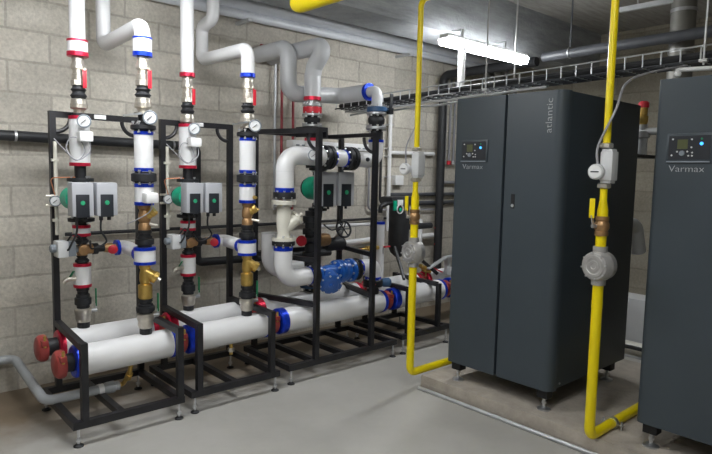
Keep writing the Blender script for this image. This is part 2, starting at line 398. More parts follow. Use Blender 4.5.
def bottom_valve(label, x, y, z1, z0, group):
    t = thing('ball_valve', label, 'valve', (x,y,z0), group)
    h = z1-z0
    part('body', MB().lathe((x,y,z1),(0,0,-1),[(0,0.042),(0.006,0.05),(h*0.32,0.05),(h*0.42,0.044),(h*0.6,0.046),(h*0.78,0.04),(h*0.8,0.036)],16), 'nickel', t)
    part('nipple', MB().cyl((x,y,z0+h*0.22),(x,y,z0-0.012),0.036), 'black', t)
    l = part('lever', MB().bx(x+0.068,x+0.074,y-0.026,y-0.006,z1+0.005,z1+0.115), 'green', t, label='green lever', bevel=0.002)
    part('lever_stem', MB().cyl((x+0.03,y-0.016,z1-0.02),(x+0.075,y-0.016,z1-0.02),0.012,n=10).bar((x+0.071,y-0.016,z1-0.02),(x+0.071,y-0.016,z1+0.02),0.012,0.005), 'zinc', l)
    return t
def black_union(label, x, y, z1, z0, group, r=0.038):
    h = z1-z0
    return solo('pipe_union', label, 'pipe joint', MB().lathe((x,y,z1),(0,0,-1),[(0,r),(h*0.18,r),(h*0.2,r*0.85),(h*0.34,r*0.85),(h*0.36,r*1.05),(h*0.5,r*1.05),(h*0.52,r*1.3),(h*0.82,r*1.3),(h*0.84,r),(h,r)],10), 'black', (x,y,z0), group)

def pump(label, x, y, zc, k, yf, group, top, bot):
    """twin pump: black volute, two green motors, two grey control boxes (axis towards the viewer)"""
    t = thing('circulation_pump', label, 'pump', (x,y,bot), group)
    w = 0.0595*k; off = 0.0675*k; hb = 0.097*k
    cx = x+0.015
    v = MB()
    v.lathe((x,y,top),(0,0,-1),[(0,0.075),(0.02,0.075),(0.022,0.045),(0.06,0.045)])
    v.lathe((x,y,bot),UP,[(0,0.075),(0.02,0.075),(0.022,0.045),(0.06,0.045)])
    for s in (-1,1): v.lathe((cx+s*off,y+0.05,zc),(0,-1,0),[(0,0.04*k),(0.02,0.058*k),(0.06,0.058*k),(0.07,0.05*k)])
    part('volute', v, 'black', t, label='black twin pump body')
    bolts(t, (x,y,top-0.01), UP, 0.06, 0.03, 4, 0.008)
    bolts(t, (x,y,bot+0.01), UP, 0.06, 0.03, 4, 0.008)
    for s in (-1,1):
        mx = cx+s*off
        part('motor', MB().lathe((mx,y+0.005,zc),(0,-1,0),[(0,0.055*k),(0.012,0.068*k),(y+0.005-(yf+0.09)-0.005,0.068*k),(y+0.005-(yf+0.09),0.06*k)],24), 'motor', t, label='green motor')
        bx = part('control_box', MB().bx(mx-w,mx+w,yf,yf+0.09,zc-hb,zc+hb), 'modul', t, label='grey control box', bevel=0.008)
        part('control_face', MB().bx(mx-w*0.66,mx+w*0.56,yf-0.006,yf+0.004,zc-hb-0.006,zc+hb*0.30), 'dark', bx, bevel=0.003)
        part('indicator', MB().lathe((mx-0.004,yf-0.005,zc-hb*0.2),(0,-1,0),[(0,0.014*k),(0.005,0.012*k)],14), 'lamp', bx)
        for q in (-0.6,0.5):
            part('cable_gland', MB().cyl((mx+q*w*0.7,yf+0.04,zc-hb),(mx+q*w*0.7,yf+0.04,zc-hb-0.028),0.011,n=10), 'rubber', bx)
        part('power_cable', MB().curve([(mx-0.42*w,yf+0.04,zc-hb-0.02),(mx-0.42*w,yf+0.045,zc-hb-0.09),(mx-0.02+0.03*s,yf+0.06,zc-hb-0.16),(mx-0.06,yf+0.1,zc-hb-0.2),(mx-0.03,y+0.01,zc-hb-0.17)],0.006), 'rubber', bx)
    return t

def strainer(label, x, y, z1, z0, group, m='brass', out=(0.75,-0.4,-0.55)):
    h = z1-z0; t = thing('strainer' if m == 'brass' else 'balancing_valve', label, 'valve', (x,y,z0), group)
    part('body', MB().lathe((x,y,z1),(0,0,-1),[(0,0.034),(h*0.12,0.034),(h*0.16,0.028),(h*0.3,0.034),(h*0.48,0.034),(h*0.56,0.027),(h*0.6,0.042),(h*0.94,0.042),(h,0.034)],12), m, t)
    c = V((x,y,z1-h*0.22)); d = V(out).normalized()
    part('branch', MB().lathe(c, d, [(0,0.032),(0.05,0.032),(0.055,0.038),(0.08,0.036),(0.085,0.02)],12), m, t)
    part('plug', MB().lathe(c+d*0.085, d, [(0,0.016),(0.018,0.014)],6), 'nickel', t)
    return t

def y_balancing(label, x, y, z1, z0, group):
    h = z1-z0; t = thing('balancing_valve', label, 'valve', (x,y,z0), group)
    part('body', MB().lathe((x,y,z1),(0,0,-1),[(0,0.036),(h*0.15,0.036),(h*0.2,0.028),(h*0.4,0.036),(h*0.62,0.036),(h*0.7,0.028),(h*0.8,0.036),(h,0.036)],12), 'bronze', t)
    c = V((x,y,z1-h*0.5)); d = V((0.62,-0.5,0.6)).normalized()
    part('bonnet', MB().lathe(c, d, [(0,0.03),(0.045,0.028),(0.05,0.032),(0.075,0.03)],10), 'brass', t)
    for q in (0.25,0.75):
        part('test_point', MB().cyl((x+0.02,y-0.025,z1-h*q),(x+0.06,y-0.05,z1-h*q-0.01),0.009,n=8), 'brass' if q < 0.5 else 'nickel', t)
    return t

# ------------------------------------------------------------------ heating circuits
WH = {0: 'left-hand', 1: 'right-hand'}
def circuit(i, xs, xr):
    w = ('in the left heating circuit', 'in the right heating circuit')[i]
    ys, yr = 3.76, 3.46
    zt = 2.138 if i == 0 else 2.104
    # supply column -----------------------------------------------------
    t = thing('insulated_pipe', ('tall straight white pipe with a red-banded collar at the far left top', 'tall straight white pipe with one red band, next in line from the far left')[i], 'pipe', (xs,ys,zt), 'insulated pipes of the heating circuits')
    part('insulation_jacket', MB().cyl((xs,ys,zt+0.01),(xs,ys,2.99),0.044,n=28), 'white', t)
    part('end_band', MB().lathe((xs,ys,zt),UP,[(0,0.03),(0,0.06 if i == 0 else 0.051),(0.025,0.06 if i == 0 else 0.051),(0.025,0.03)],28), 'red', t, label='red foil end band')
    if i == 0:
        part('collar', MB().cyl((xs,ys,zt+0.025),(xs,ys,2.222),0.057,n=28), 'white', t)
        part('collar_band', MB().cyl((xs,ys,2.222),(xs,ys,2.234),0.059,n=28), 'red', t, label='red foil band')
    g = 'small fittings of the heating circuits'
    top_valve('nickel ball valve with red lever under the red-banded white pipe '+w, xs, ys, zt, g)
    rubber('black rubber joint under the red-lever valve of the supply column '+w, xs, ys, zt-0.17, zt-0.245, g)
    solo('pipe_nipple', 'short black threaded nipple above the red-banded jacket '+w, 'pipe joint', MB().lathe((xs,ys,1.792),UP,[(0,0.04),(0.012,0.04),(0.014,0.03),(zt-0.33-1.792,0.03)]), 'black', (xs,ys,1.792), g)
    jacket('insulated_pipe', 'white jacketed pipe with red end bands above the twin pump '+w, xs, ys, 1.497, 1.792, 0.057, 'red', 'insulated pipes of the heating circuits')
    # thermometer + sensor
    gauge('thermometer', 'round thermometer on top of the red-banded jacket '+w, (xs-0.008,ys-0.115,1.757), (-0.35,-0.93,0.0), 0.039, (xs-0.01,ys-0.05,1.757), 'dial thermometers')
    s = thing('sensor_box', 'white sensor box on the red-banded jacket '+w, 'sensor', (xs+0.02,ys-0.09,1.665), 'temperature sensors')
    part('housing', MB().bx(xs-0.036,xs+0.042,ys-0.125,ys-0.052,1.64,1.7), 'wplastic', s, bevel=0.012)
    part('cable', MB().curve([(xs+0.03,ys-0.09,1.642),(xs+0.025,ys-0.1,1.58),(xs-0.03,ys-0.1,1.535),(xs-0.07,ys-0.09,1.545),(xs-0.095,ys-0.07,1.6),(xs-0.07,ys-0.07,1.66),(xs-0.02,ys-0.075,1.65),(xs+0.0,ys-0.09,1.58),(xs-0.05,ys-0.09,1.53),(xs-0.10,ys-0.02,1.60),(xs-0.13,ys+0.04,1.655)],0.0035,n=6), 'cablegrey', s, label='thin white looped cable')
    solo('pipe_nipple', 'short black pipe between red-banded jacket and twin pump '+w, 'pipe joint', MB().cyl((xs,ys,1.425),(xs,ys,1.499),0.033), 'black', (xs,ys,1.425), g)
    pump('twin pump with two grey control boxes '+w, xs, ys, 1.307, 1.0, 3.545, 'twin circulation pumps', 1.425, 1.165)
    jacket('insulated_pipe', 'short white collar with red bands just under the twin pump '+w, xs, ys, 1.076, 1.143, 0.05, 'red', 'insulated pipes of the heating circuits', 0.018)
    solo('pipe_nipple', 'short black stub under the pump flange '+w, 'pipe joint', MB().cyl((xs,ys,1.143),(xs,ys,1.166),0.035), 'black', (xs,ys,1.143), g)
    black_union('black union above the brass mixing valve '+w, xs, ys, 1.077, 1.028, g, 0.031)
    # mixing valve
    m = thing('mixing_valve', 'brass three-way mixing valve in the supply column '+w, 'valve', (xs,ys,0.955), 'three-way mixing valves')
    part('body', MB().lathe((xs,ys,1.03),(0,0,-1),[(0,0.026),(0.012,0.028),(0.02,0.044),(0.055,0.044),(0.062,0.028),(0.074,0.026)],16), 'bronze', m)
    part('port', MB().cyl((xs,ys,0.993),(xs+0.062,ys,0.993),0.03,n=14).cyl((xs,ys,0.993),(xs-0.055,ys,0.993),0.018,n=12), 'bronze', m)
    part('front_cap', MB().lathe((xs,ys-0.03,0.993),(0,-1,0),[(0,0.034),(0.018,0.032),(0.022,0.02)],14), 'bronze', m)
    black_union('black union under the brass mixing valve '+w, xs, ys, 0.957, 0.908, g, 0.031)
    # bypass from the mixing valve to the return
    solo('pipe_union', 'black sideways union beside the brass mixing valve '+w, 'pipe joint', MB().lathe((xs+0.06,ys,0.993),X,[(0,0.035),(0.03,0.035),(0.031,0.022),(0.075,0.022)],12), 'black', (xs+0.1,ys,0.96), g)
    hw = thing('handwheel_valve', 'bronze bypass valve with red wheel '+w, 'valve', (xs+0.16,ys,0.993), 'bypass valves')
    part('body', MB().lathe((xs+0.13,ys,0.993),X,[(0,0.026),(0.02,0.03),(0.05,0.03),(0.055,0.022),(0.075,0.022)],12), 'bronze', hw)
    part('handwheel', MB().lathe((xs+0.172,ys-0.03,0.990),(-0.3,-1,0),[(0,0.012),(0.03,0.012),(0.032,0.027),(0.044,0.029),(0.05,0.018)],10), 'redlever', hw, label='red handwheel')
    bp = thing('insulated_pipe', 'white bent bypass pipe with blue end bands '+w, 'pipe', (xr,ys,0.95), 'insulated pipes of the heating circuits')
    part('insulation_jacket', MB().tube([(xs+0.212,ys,0.99),(xr,ys,0.99),(xr,yr+0.055,0.975)],0.043,0.085,20), 'white', bp)
    part('end_band', MB().lathe((xs+0.2,ys,0.99),X,[(0,0.02),(0,0.049),(0.02,0.049),(0.02,0.03)],24), 'blue', bp, label='blue foil end band')
    part('end_band', MB().cyl((xr-0.003,yr+0.085,0.975),(xr-0.003,yr+0.062,0.975),0.047,n=24), 'blue', bp, label='blue foil end band')
    # actuator
    a = thing('valve_actuator', 'grey electric actuator box with knob beside the mixing valve '+w, 'actuator', (xs-0.12,ys-0.06,0.975), 'valve actuators')
    part('housing', MB().bx(xs-0.165,xs-0.105,ys-0.115,ys-0.015,0.965,1.062), 'plastic', a, bevel=0.01)
    part('ribbed_back', MB().bx(xs-0.107,xs-0.06,ys-0.095,ys-0.025,0.968,1.055), 'slategrey', a, bevel=0.006)
    part('knob', MB().lathe((xs-0.165,ys-0.065,1.018),(-1,0,0),[(0,0.024),(0.025,0.024),(0.03,0.018)]), 'slategrey', a)
    part('spindle', MB().cyl((xs-0.062,ys-0.055,1.0),(xs-0.04,ys-0.02,0.996),0.02,n=10), 'slategrey', a)
    part('cable', MB().curve([(xs-0.11,ys-0.1,1.06),(xs-0.08,ys-0.11,1.1),(xs-0.03,ys-0.1,1.07),(xs-0.045,ys-0.09,1.03),(xs-0.075,ys-0.06,1.03)],0.005), 'rubber', a)
    jacket('insulated_pipe', 'white red-banded jacket under the mixing valve '+w, xs, ys, 0.764, 0.91, 0.05, 'red', 'insulated pipes of the heating circuits', 0.018)
    dv = thing('drain_valve', 'small nickel drain cock with green handle beside the lower jacket '+w, 'valve', (xs-0.06,ys,0.82), 'drain cocks')
    part('body', MB().tube([(xs-0.045,ys-0.02,0.822),(xs-0.10,ys-0.02,0.822),(xs-0.115,ys-0.02,0.80)],0.014,0.02,10), 'nickel', dv)
    part('handle', MB().bar((xs-0.075,ys-0.02,0.836),(xs-0.06,ys-0.035,0.87),0.02,0.006), 'green', dv, label='green handle')
    black_union('black double union under the lower red-banded jacket '+w, xs, ys, 0.766, 0.632, g, 0.037)
    bottom_valve('nickel ball valve with green lever on the rear header '+w, xs, ys, 0.634, 0.524 if i == 0 else 0.535, g)
    # return column ------------------------------------------------------
    t = thing('insulated_pipe', ('white offset pipe with elbow and blue-banded collar at the far left top', 'white offset pipe with elbow and one blue band, right of the far left pair')[i], 'pipe', (xr,yr,zt), 'insulated pipes of the heating circuits')
    if i == 0: pts = [(xr,4.1,2.99),(xr,4.1,2.295),(xr,yr,2.32),(xr,yr,zt+0.01)]
    else: pts = [(xr,3.93,2.99),(xr,3.93,2.565),(xr,4.1,2.53),(xr,4.1,2.295),(xr,yr,2.29),(xr,yr,zt+0.01)]
    part('insulation_jacket', MB().tube(pts,0.045,0.06,24,9), 'white', t)
    part('end_band', MB().lathe((xr,yr,zt),UP,[(0,0.03),(0,0.055 if i == 0 else 0.050),(0.025,0.055 if i == 0 else 0.050),(0.025,0.03)],28), 'blue', t, label='blue foil end band')
    if i == 0:
        part('collar', MB().cyl((xr,yr,zt+0.025),(xr,yr,2.236),0.053,n=28), 'white', t)
        part('collar_band', MB().cyl((xr,yr,2.236),(xr,yr,2.247),0.055,n=28), 'blue', t, label='blue foil band')
    top_valve('nickel ball valve with red lever under the blue-banded white pipe '+w, xr, yr, zt, g)
    rubber('black rubber joint under the red-lever valve of the return column '+w, xr, yr, zt-0.17, zt-0.236, g)
    zz = zt-0.32
    n = thing('pipe_nipple', 'short black pipe with side tapping above the black flange '+w, 'pipe joint', (xr,yr,1.75), g)
    part('pipe', MB().cyl((xr,yr,1.75),(xr,yr,zz+0.004),0.03), 'black', n)
    part('collar', MB().cyl((xr,yr,zz-0.012),(xr,yr,zz),0.05), 'nickel', n)
    part('tapping_cock', MB().bar((xr-0.015,yr-0.03,1.812),(xr-0.13,yr-0.04,1.788),0.02,0.012), 'zinc', n, label='silver tapping lever')
    gauge('thermometer', 'round thermometer above the black flange of the return column '+w, (xr+0.006,yr-0.085,1.785), (-0.4,-0.9,0.0), 0.041, (xr+0.01,yr-0.02,1.785), 'dial thermometers')
    def coupl(label, z0, z1, r):
        t = thing('flange_coupling', label, 'pipe joint', (xr,yr,z0), g); h = z1-z0
        part('flange', MB().lathe((xr,yr,z0-0.004),UP,[(0,0.045),(0.004,0.05),(0.008,r*0.93),(0.012,r),(h-0.006,r),(h-0.002,r*0.93),(h+0.002,0.05),(h+0.006,0.045)],20), 'black', t)
        bolts(t, (xr,yr,(z0+z1)/2), UP, r*0.78, h+0.012, 6, 0.009)
    coupl('black bolted flange under the thermometer of the return column '+w, 1.713, 1.75, 0.072)
    jacket('insulated_pipe', 'longer white jacket with blue bands between two black flanges '+w, xr, yr, 1.474, 1.707, 0.054, 'blue', 'insulated pipes of the heating circuits')
    coupl('black bolted coupling between the two blue-banded jackets '+w, 1.41, 1.468, 0.072)
    jacket('insulated_pipe', 'shorter white jacket with blue bands above the bronze valve '+w, xr, yr, 1.274, 1.402, 0.054, 'blue', 'insulated pipes of the heating circuits')
    if i == 0:
        s = thing('sensor_box', 'white sensor box on the shorter blue-banded jacket in the first heating circuit', 'sensor', (xr+0.03,yr-0.09,1.3), 'temperature sensors')
        part('housing', MB().bx(xr-0.035,xr+0.04,yr-0.12,yr-0.046,1.29,1.352), 'wplastic', s, bevel=0.012)
        part('cable', MB().curve([(xr+0.01,yr-0.09,1.294),(xr-0.01,yr-0.1,1.24),(xr-0.08,yr-0.06,1.19),(xr-0.11,yr-0.02,1.17)],0.0035,n=6), 'cablegrey', s)
    else:
        solo('brass_plug', 'small brass plug on the shorter blue-banded jacket of the second circuit', 'plug', MB().lathe((xr+0.02,yr-0.048,1.312),(0.3,-1,0),[(0,0.014),(0.012,0.014),(0.014,0.01),(0.026,0.009)],8), 'brass', (xr+0.02,yr-0.05,1.3))
    y_balancing('bronze balancing valve under the blue-banded jackets '+w, xr, yr, 1.276, 1.125, g)
    black_union('black union between bronze valve and wide blue-banded collar '+w, xr, yr, 1.126, 1.022, g, 0.042)
    jacket('insulated_pipe', 'wide white collar with blue bands where the bypass joins '+w, xr, yr, 0.92, 1.023, 0.062, 'blue', 'insulated pipes of the heating circuits', 0.018)
    strainer('brass strainer with angled plug in the return column '+w, xr, yr, 0.922, 0.706, g)
    black_union('black union between brass strainer and header valve '+w, xr, yr, 0.708, 0.618, g, 0.042)
    bottom_valve('nickel ball valve with green lever on the front header '+w, xr, yr, 0.622, 0.505 if i == 0 else 0.515, g)
    # conduit and pressure gauge on the rear post
    xp = xs-0.145 if i == 0 else xs-0.137
    cd = thing('conduit', 'cream plastic conduit clipped upright beside the rear post '+w, 'conduit', (xp+0.03,3.84,1.02), 'cream conduits')
    part('tube', MB().cyl((xp+0.03,3.842,1.08),(xp+0.03,3.842,1.64),0.011,n=12), 'cream', cd)
    for z in (1.17,1.53): part('clip', MB().bx(xp+0.008,xp+0.046,3.828,3.862,z-0.008,z+0.008), 'cream', cd)
    pg = gauge('pressure_gauge', 'round pressure gauge left of the twin pump '+w, (xp+0.012,3.79,1.288), (-0.3,-0.95,0.0), 0.033, (xp+0.012,3.85,1.288), 'pressure gauges')
    part('capillary', MB().tube([(xp+0.012,3.79,1.315),(xp-0.01,3.81,1.425),(xs+0.0,3.74,1.432)],0.0035,0.02,6), 'copper', pg, label='thin copper capillary')
    for zq in (1.262,1.318): part('cock', MB().cyl((xp-0.035,3.815,zq),(xp+0.02,3.815,zq),0.008,n=8), 'nickel', pg)
circuit(0, 1.139, 1.405)
circuit(1, 1.829, 2.111)

# ------------------------------------------------------------------ racks
def foot(t, x, y, z):
    f = part('foot', MB().lathe((x,y,0),UP,[(0,0.026),(0.006,0.026),(0.014,0.012),(0.016,0.012)]), 'black', t)
    part('threaded_rod', MB().cyl((x,y,0.012),(x,y,z),0.008,n=8), 'zinc', f)
    part('lock_nut', MB().hexn((x,y,0.03),(x,y,0.045),0.014), 'zinc', f)
def rack(label, x0, x1, zb, fposts, fh, rposts, rh, cross, tops=True, plate=None, yf=3.3):
    yr = 3.87; s = 0.036
    t = thing('pipe_rack', label, 'rack', ((x0+x1)/2,3.58,0), 'black steel pipe racks')
    for y in (yf, yr): part('base_rail', MB().bar((x0,y,zb+0.02),(x1,y,zb+0.02),s,0.04), 'steel', t)
    for x in [x0+0.018, x1-0.018]+cross: part('cross_rail', MB().bar((x,yf+0.018,zb+0.02),(x,yr-0.018,zb+0.02),s,0.038), 'steel', t)
    for x, h in zip(fposts, fh): part('post', MB().bar((x,yf,zb+0.04),(x,yf,h),s), 'steel', t)
    for x, h in zip(rposts, rh): part('post', MB().bar((x,yr,zb+0.04),(x,yr,h),s), 'steel', t)
    for xa, xb in zip(fposts, rposts): part('side_rail', MB().bar((xa,yf+0.018,0.537),(xb,yr-0.018,0.537),s), 'steel', t)
    if tops:
        z = rh[0]-0.018
        part('top_rail', MB().bar((rposts[0]+0.018,yr,z),(rposts[1]-0.018,yr,z),s), 'steel', t)
        for xq, sg in ((rposts[0]+0.018,1),(rposts[1]-0.018,-1)):
            pts = [(xq+sg*0.105*math.sin(a), yr, z-0.018-0.11+0.11*math.cos(a)-0.0) for a in [0.5*PI*k/8 for k in range(9)]]
            pts = [(xq+sg*(0.11-0.11*math.cos(a)) , yr, z-0.128+0.11*math.sin(a)) for a in [0.5*PI*k/8 for k in range(9)]]
            pts = [(xq+sg*0.085*math.sin(a), yr, z-0.018-0.085*math.cos(a)) for a in [0.5*PI*k/8 for k in range(9)]]
            part('corner_brace', MB().sweep(pts,0.013,8), 'steel', t, label='quarter-round corner brace')
        if plate: part('label_plate', MB().bx(plate-0.035,plate+0.035,yr-0.023,yr-0.017,z-0.012,z+0.014), 'wplastic', t, label='blank white label plate')
    for x in (x0+0.03, x1-0.03):
        for y in (yf, yr): foot(t, x, y, zb+0.005)
    return t
rack('black steel rack of the first heating circuit, at the far left', 0.915, 1.545, 0.098, [0.98,1.522], [0.56,0.56], [1.018,1.535], [1.82,1.82], [1.18], plate=1.29, yf=3.245)
rack('black steel rack of the second heating circuit, between the left rack and the tall one', 1.60, 2.25, 0.098, [1.66,2.19], [0.555,0.555], [1.7,2.212], [1.82,1.82], [1.92], plate=1.955, yf=3.27)
r3 = rack('tall black steel rack around the blue cast valve', 2.345, 3.42, 0.10, [2.592,3.14], [1.80,1.80], [2.43,3.28], [1.80,1.80], [2.592,2.87,3.14], tops=False)
part('top_rail', MB().bar((2.592,3.318,1.782),(2.44,3.86,1.782),0.036), 'steel', r3)
part('top_rail', MB().bar((3.14,3.318,1.782),(3.14,3.97,1.782),0.03), 'steel', r3)
part('top_rail', MB().bar((2.43,3.87,1.782),(3.28,3.87,1.782),0.03), 'steel', r3)
part('mid_rail', MB().bar((2.592,3.318,0.86),(2.44,3.86,0.86),0.034), 'steel', r3)
part('mid_rail', MB().bar((3.14,3.318,0.86),(3.27,3.86,0.86),0.034), 'steel', r3)
part('mid_rail', MB().bar((2.45,3.87,0.86),(3.26,3.87,0.86),0.034), 'steel', r3)
for xq in (2.592, 3.14):
    pts = [(xq, 3.318+0.115*math.sin(a), 1.764-0.115*math.cos(a)) for a in [0.5*PI*k/8 for k in range(9)]]
    part('corner_brace', MB().sweep(pts,0.013,8), 'steel', r3, label='quarter-round corner brace')
rack('low black steel rack at the right end of the headers', 3.48, 4.09, 0.125, [3.56,3.94], [0.545,0.545], [3.6,3.98], [0.56,0.56], [3.75], tops=False)
for x in (3.56,): pass

# ------------------------------------------------------------------ headers
def hz(x, y=3.46): return 0.402+0.013*(x-1.0)+(0.022 if y > 3.6 else 0.0)
def header(label, x0, x1, y, band, row, lb=0.035):
    r = 0.0885; bw = 0.03
    t = thing('header_pipe', label, 'pipe', ((x0+x1)/2,y,hz((x0+x1)/2,y)-r), row)
    part('insulation_jacket', MB().cyl((x0+bw,y,hz(x0,y)),(x1-bw,y,hz(x1,y)),r,n=36), 'white', t)
    for a, b in ((x0,x0+lb),(x1-bw-0.005,x1)):
        part('end_band', MB().lathe((a,y,hz(a,y)),X,[(0,0.055),(0.0,r*0.95),(0.008,r+0.004),(b-a-0.002,r+0.004),(b-a,r*0.95)],36), band, t, label=('red' if band == 'red' else 'blue')+' foil end band')
    return t
def coupling(label, x, y, group, cap=False):
    t = thing('pipe_coupling', label, 'pipe joint', (x,y,hz(x,y)-0.075), group)
    z = hz(x,y)
    if cap:
        part('housing', MB().lathe((x-0.05,y,z),X,[(0,0.05),(0.004,0.056),(0.006,0.066),(0.02,0.078),(0.045,0.08),(0.055,0.075),(0.057,0.05)],28), 'coupling', t)
        part('stub', MB().cyl((x,y,z),(x+0.07,y,z),0.052), 'black', t, label='black pipe stub')
    else:
        part('housing', MB().lathe((x-0.03,y,z),X,[(0,0.06),(0.002,0.068),(0.012,0.078),(0.048,0.078),(0.058,0.068),(0.06,0.06)],28), 'coupling', t)
        part('stub', MB().cyl((x-0.05,y,z),(x+0.055,y,z),0.055), 'black', t, label='black pipe stub')
    for s in (-1,1):
        part('lug', MB().box((x-0.018 if cap else x,y-0.062 if s < 0 else y+0.062,z+0.045*(1 if s<0 else -1)),(0.035,0.05,0.03)), 'coupling', t, bevel=0.004)
        part('bolt', MB().cyl((x-0.018 if cap else x,y-0.075*(1 if s<0 else -1),z+s*-0.02),(x-0.018 if cap else x,y-0.075*(1 if s<0 else -1),z+s*-0.02+0.07),0.008,n=8), 'brass', t)
    return t
GF, GR = 'front header sections', 'rear header sections'
for (y, band, side, grp) in ((3.46,'blue','front',GF),(3.76,'red','rear',GR)):
    cl = {'blue':'blue-banded','red':'red-banded'}[band]
    header('white %s %s header section in the leftmost rack' % (cl, side), 0.985, 1.582, y, band, grp)
    header('white %s %s header section in the second rack from the left' % (cl, side), 1.66, 2.272, y, band, grp, 0.06)
    header('white %s %s header section in the tall rack below the blue valve' % (cl, side), 2.355, 3.402, y, band, grp, 0.06)
    header('white %s %s header section in the low rack at the right' % (cl, side), 3.495, 4.155, y, band, grp, 0.065)
    header('white %s %s header section running on behind the boiler' % (cl, side), 4.255, 5.6, y, band, grp)
    coupling('red end cap on the left end of the %s header' % side, 0.935 if side == 'front' else 0.92, y, 'red couplings', True)
    for x, nm in ((1.62,'between the first and second racks'),(2.313,'between the second and the tall rack'),(3.447,'between the tall rack and the low rack'),(4.205,'at the right end of the low rack')):
        coupling('red grooved coupling on the %s header %s' % (side, nm), x, y, 'red couplings')

# drain under the first header
d = thing('drain_pipe', 'grey plastic drain pipe from the left wall along the floor under the left rack', 'pipe', (0.9,3.8,0.12))
part('pipe', MB().tube([(0.2,4.29,0.235),(0.865,4.29,0.235),(0.872,3.6,0.155),(1.22,3.6,0.155)],0.028,0.06,16), 'pvc', d)
part('coupling', MB().lathe((1.165,3.6,0.155),X,[(0,0.033),(0.03,0.033)],18), 'wplastic', d, label='white coupling ring')
part('union', MB().lathe((1.2,3.6,0.155),X,[(0,0.03),(0.02,0.036),(0.06,0.036),(0.065,0.028),(0.09,0.028)],12), 'pvc', d)
dv = thing('drain_valve', 'brass drain valve under the front header of the left rack', 'valve', (1.30,3.55,0.15))
part('body', MB().tube([(1.285,3.6,0.155),(1.315,3.6,0.158),(1.318,3.5,0.25),(1.318,3.47,0.32)],0.014,0.02,10), 'brass', dv)
part('nut', MB().hexn((1.318,3.53,0.215),(1.318,3.50,0.25),0.022), 'brass', dv)
dv = thing('drain_valve', 'brass drain valve under the front header of the second rack', 'valve', (1.99,3.46,0.24))
part('body', MB().cyl((1.99,3.46,0.335),(1.99,3.46,0.25),0.013,n=10), 'brass', dv)
part('nut', MB().hexn((1.99,3.46,0.27),(1.99,3.46,0.295),0.022), 'nickel', dv)
dv = thing('drain_valve', 'brass drain valve under the front header of the tall rack', 'valve', (2.7,3.46,0.24))
part('body', MB().cyl((2.7,3.46,0.342),(2.7,3.46,0.25),0.013,n=10), 'brass', dv)
part('nut', MB().hexn((2.7,3.46,0.275),(2.7,3.46,0.3),0.022), 'nickel', dv)

# ------------------------------------------------------------------ tall rack: return side (Y = 3.46)
y = 3.46
def band_on(t, p0, p1, r, m): part('end_band', MB().cyl(p0, p1, r, n=28), m, t, label={'blue':'blue','red':'red'}[m]+' foil end band')
G3 = 'fittings of the tall rack'
A = thing('insulated_pipe', 'thick white pipe bending from upright to level at the top left of the tall rack', 'pipe', (2.415,y,1.345))
part('insulation_jacket', MB().tube([(2.415,y,1.345),(2.415,y,1.607),(2.745,y,1.602)],0.066,0.105,28,10), 'white', A)
band_on(A, (2.415,y,1.345), (2.415,y,1.375), 0.069, 'blue')
part('seam', MB().cyl((2.415,y,1.49),(2.415,y,1.493),0.0668,n=28), 'plastic', A)
gauge('thermometer', 'round thermometer on the thick white elbow of the tall rack', (2.60,y-0.09,1.61), (-0.5,-0.87,0.0), 0.04, (2.61,y-0.05,1.61), 'dial thermometers')
def hflange(name, label, x0, x1, z, r, m, yy=y, nb=8):
    t = thing(name, label, 'pipe joint', ((x0+x1)/2,yy,z-r), G3); h = x1-x0
    part('flange', MB().lathe((x0,yy,z),X,[(0,0.05),(0,r*0.94),(0.006,r),(h*0.42,r),(h*0.45,r*0.8),(h*0.55,r*0.8),(h*0.58,r),(h-0.006,r),(h,r*0.94),(h,0.05)],28), m, t)
    bolts(t, ((x0+x1)/2,yy,z), X, r*0.82, h+0.004, nb, 0.009)
    return t
def vflange(name, label, x, yy, z0, z1, r, m, nb=8, cat='pipe joint'):
    t = thing(name, label, cat, (x,yy,z0), G3); h = z1-z0
    part('flange', MB().lathe((x,yy,z0),UP,[(0,0.05),(0,r*0.95),(0.004,r),(h-0.004,r),(h,r*0.95),(h,0.05)],28), m, t)
    bolts(t, (x,yy,(z0+z1)/2), UP, r*0.84, h+0.006, nb, 0.009)
    return t
hflange('flange_coupling', 'black bolted flange right of the thermometer elbow in the tall rack', 2.75, 2.83, 1.6, 0.09, 'black')
t = thing('insulated_pipe', 'short white pipe with blue bands between the two upper black flanges', 'pipe', (2.9,y,1.53))
part('insulation_jacket', MB().cyl((2.84,y,1.6),(2.965,y,1.598),0.064,n=28), 'white', t)
band_on(t, (2.832,y,1.6), (2.855,y,1.6), 0.067, 'blue'); band_on(t, (2.95,y,1.598), (2.968,y,1.598), 0.067, 'blue')
hflange('flange_coupling', 'black bolted flange right of the short level white pipe in the tall rack', 2.97, 3.06, 1.598, 0.09, 'black')
t = thing('insulated_pipe', 'white pipe turning upward behind the right post of the tall rack', 'pipe', (3.2,y,1.53))
part('insulation_jacket', MB().tube([(3.07,y,1.595),(3.295,y,1.593),(3.295,y,1.735)],0.06,0.085,24,9), 'white', t)
band_on(t, (3.062,y,1.595), (3.08,y,1.595), 0.064, 'blue'); band_on(t, (3.295,y,1.735), (3.295,y,1.755), 0.062, 'blue')
part('plug', MB().lathe((3.15,y-0.058,1.595),(0,-1,0),[(0,0.016),(0.012,0.016),(0.013,0.01),(0.02,0.01)],8), 'dark', t, label='dark plug')
solo('pipe_nipple', 'black riser stub between blue-banded bend and top rubber joint', 'pipe joint', MB().cyl((3.295,y,1.755),(3.295,y,1.84),0.045), 'black', (3.295,y,1.755), G3)
vflange('flange', 'lower silver flange of the rubber joint above the right tall post', 3.295, y, 1.838, 1.86, 0.085, 'zinc')
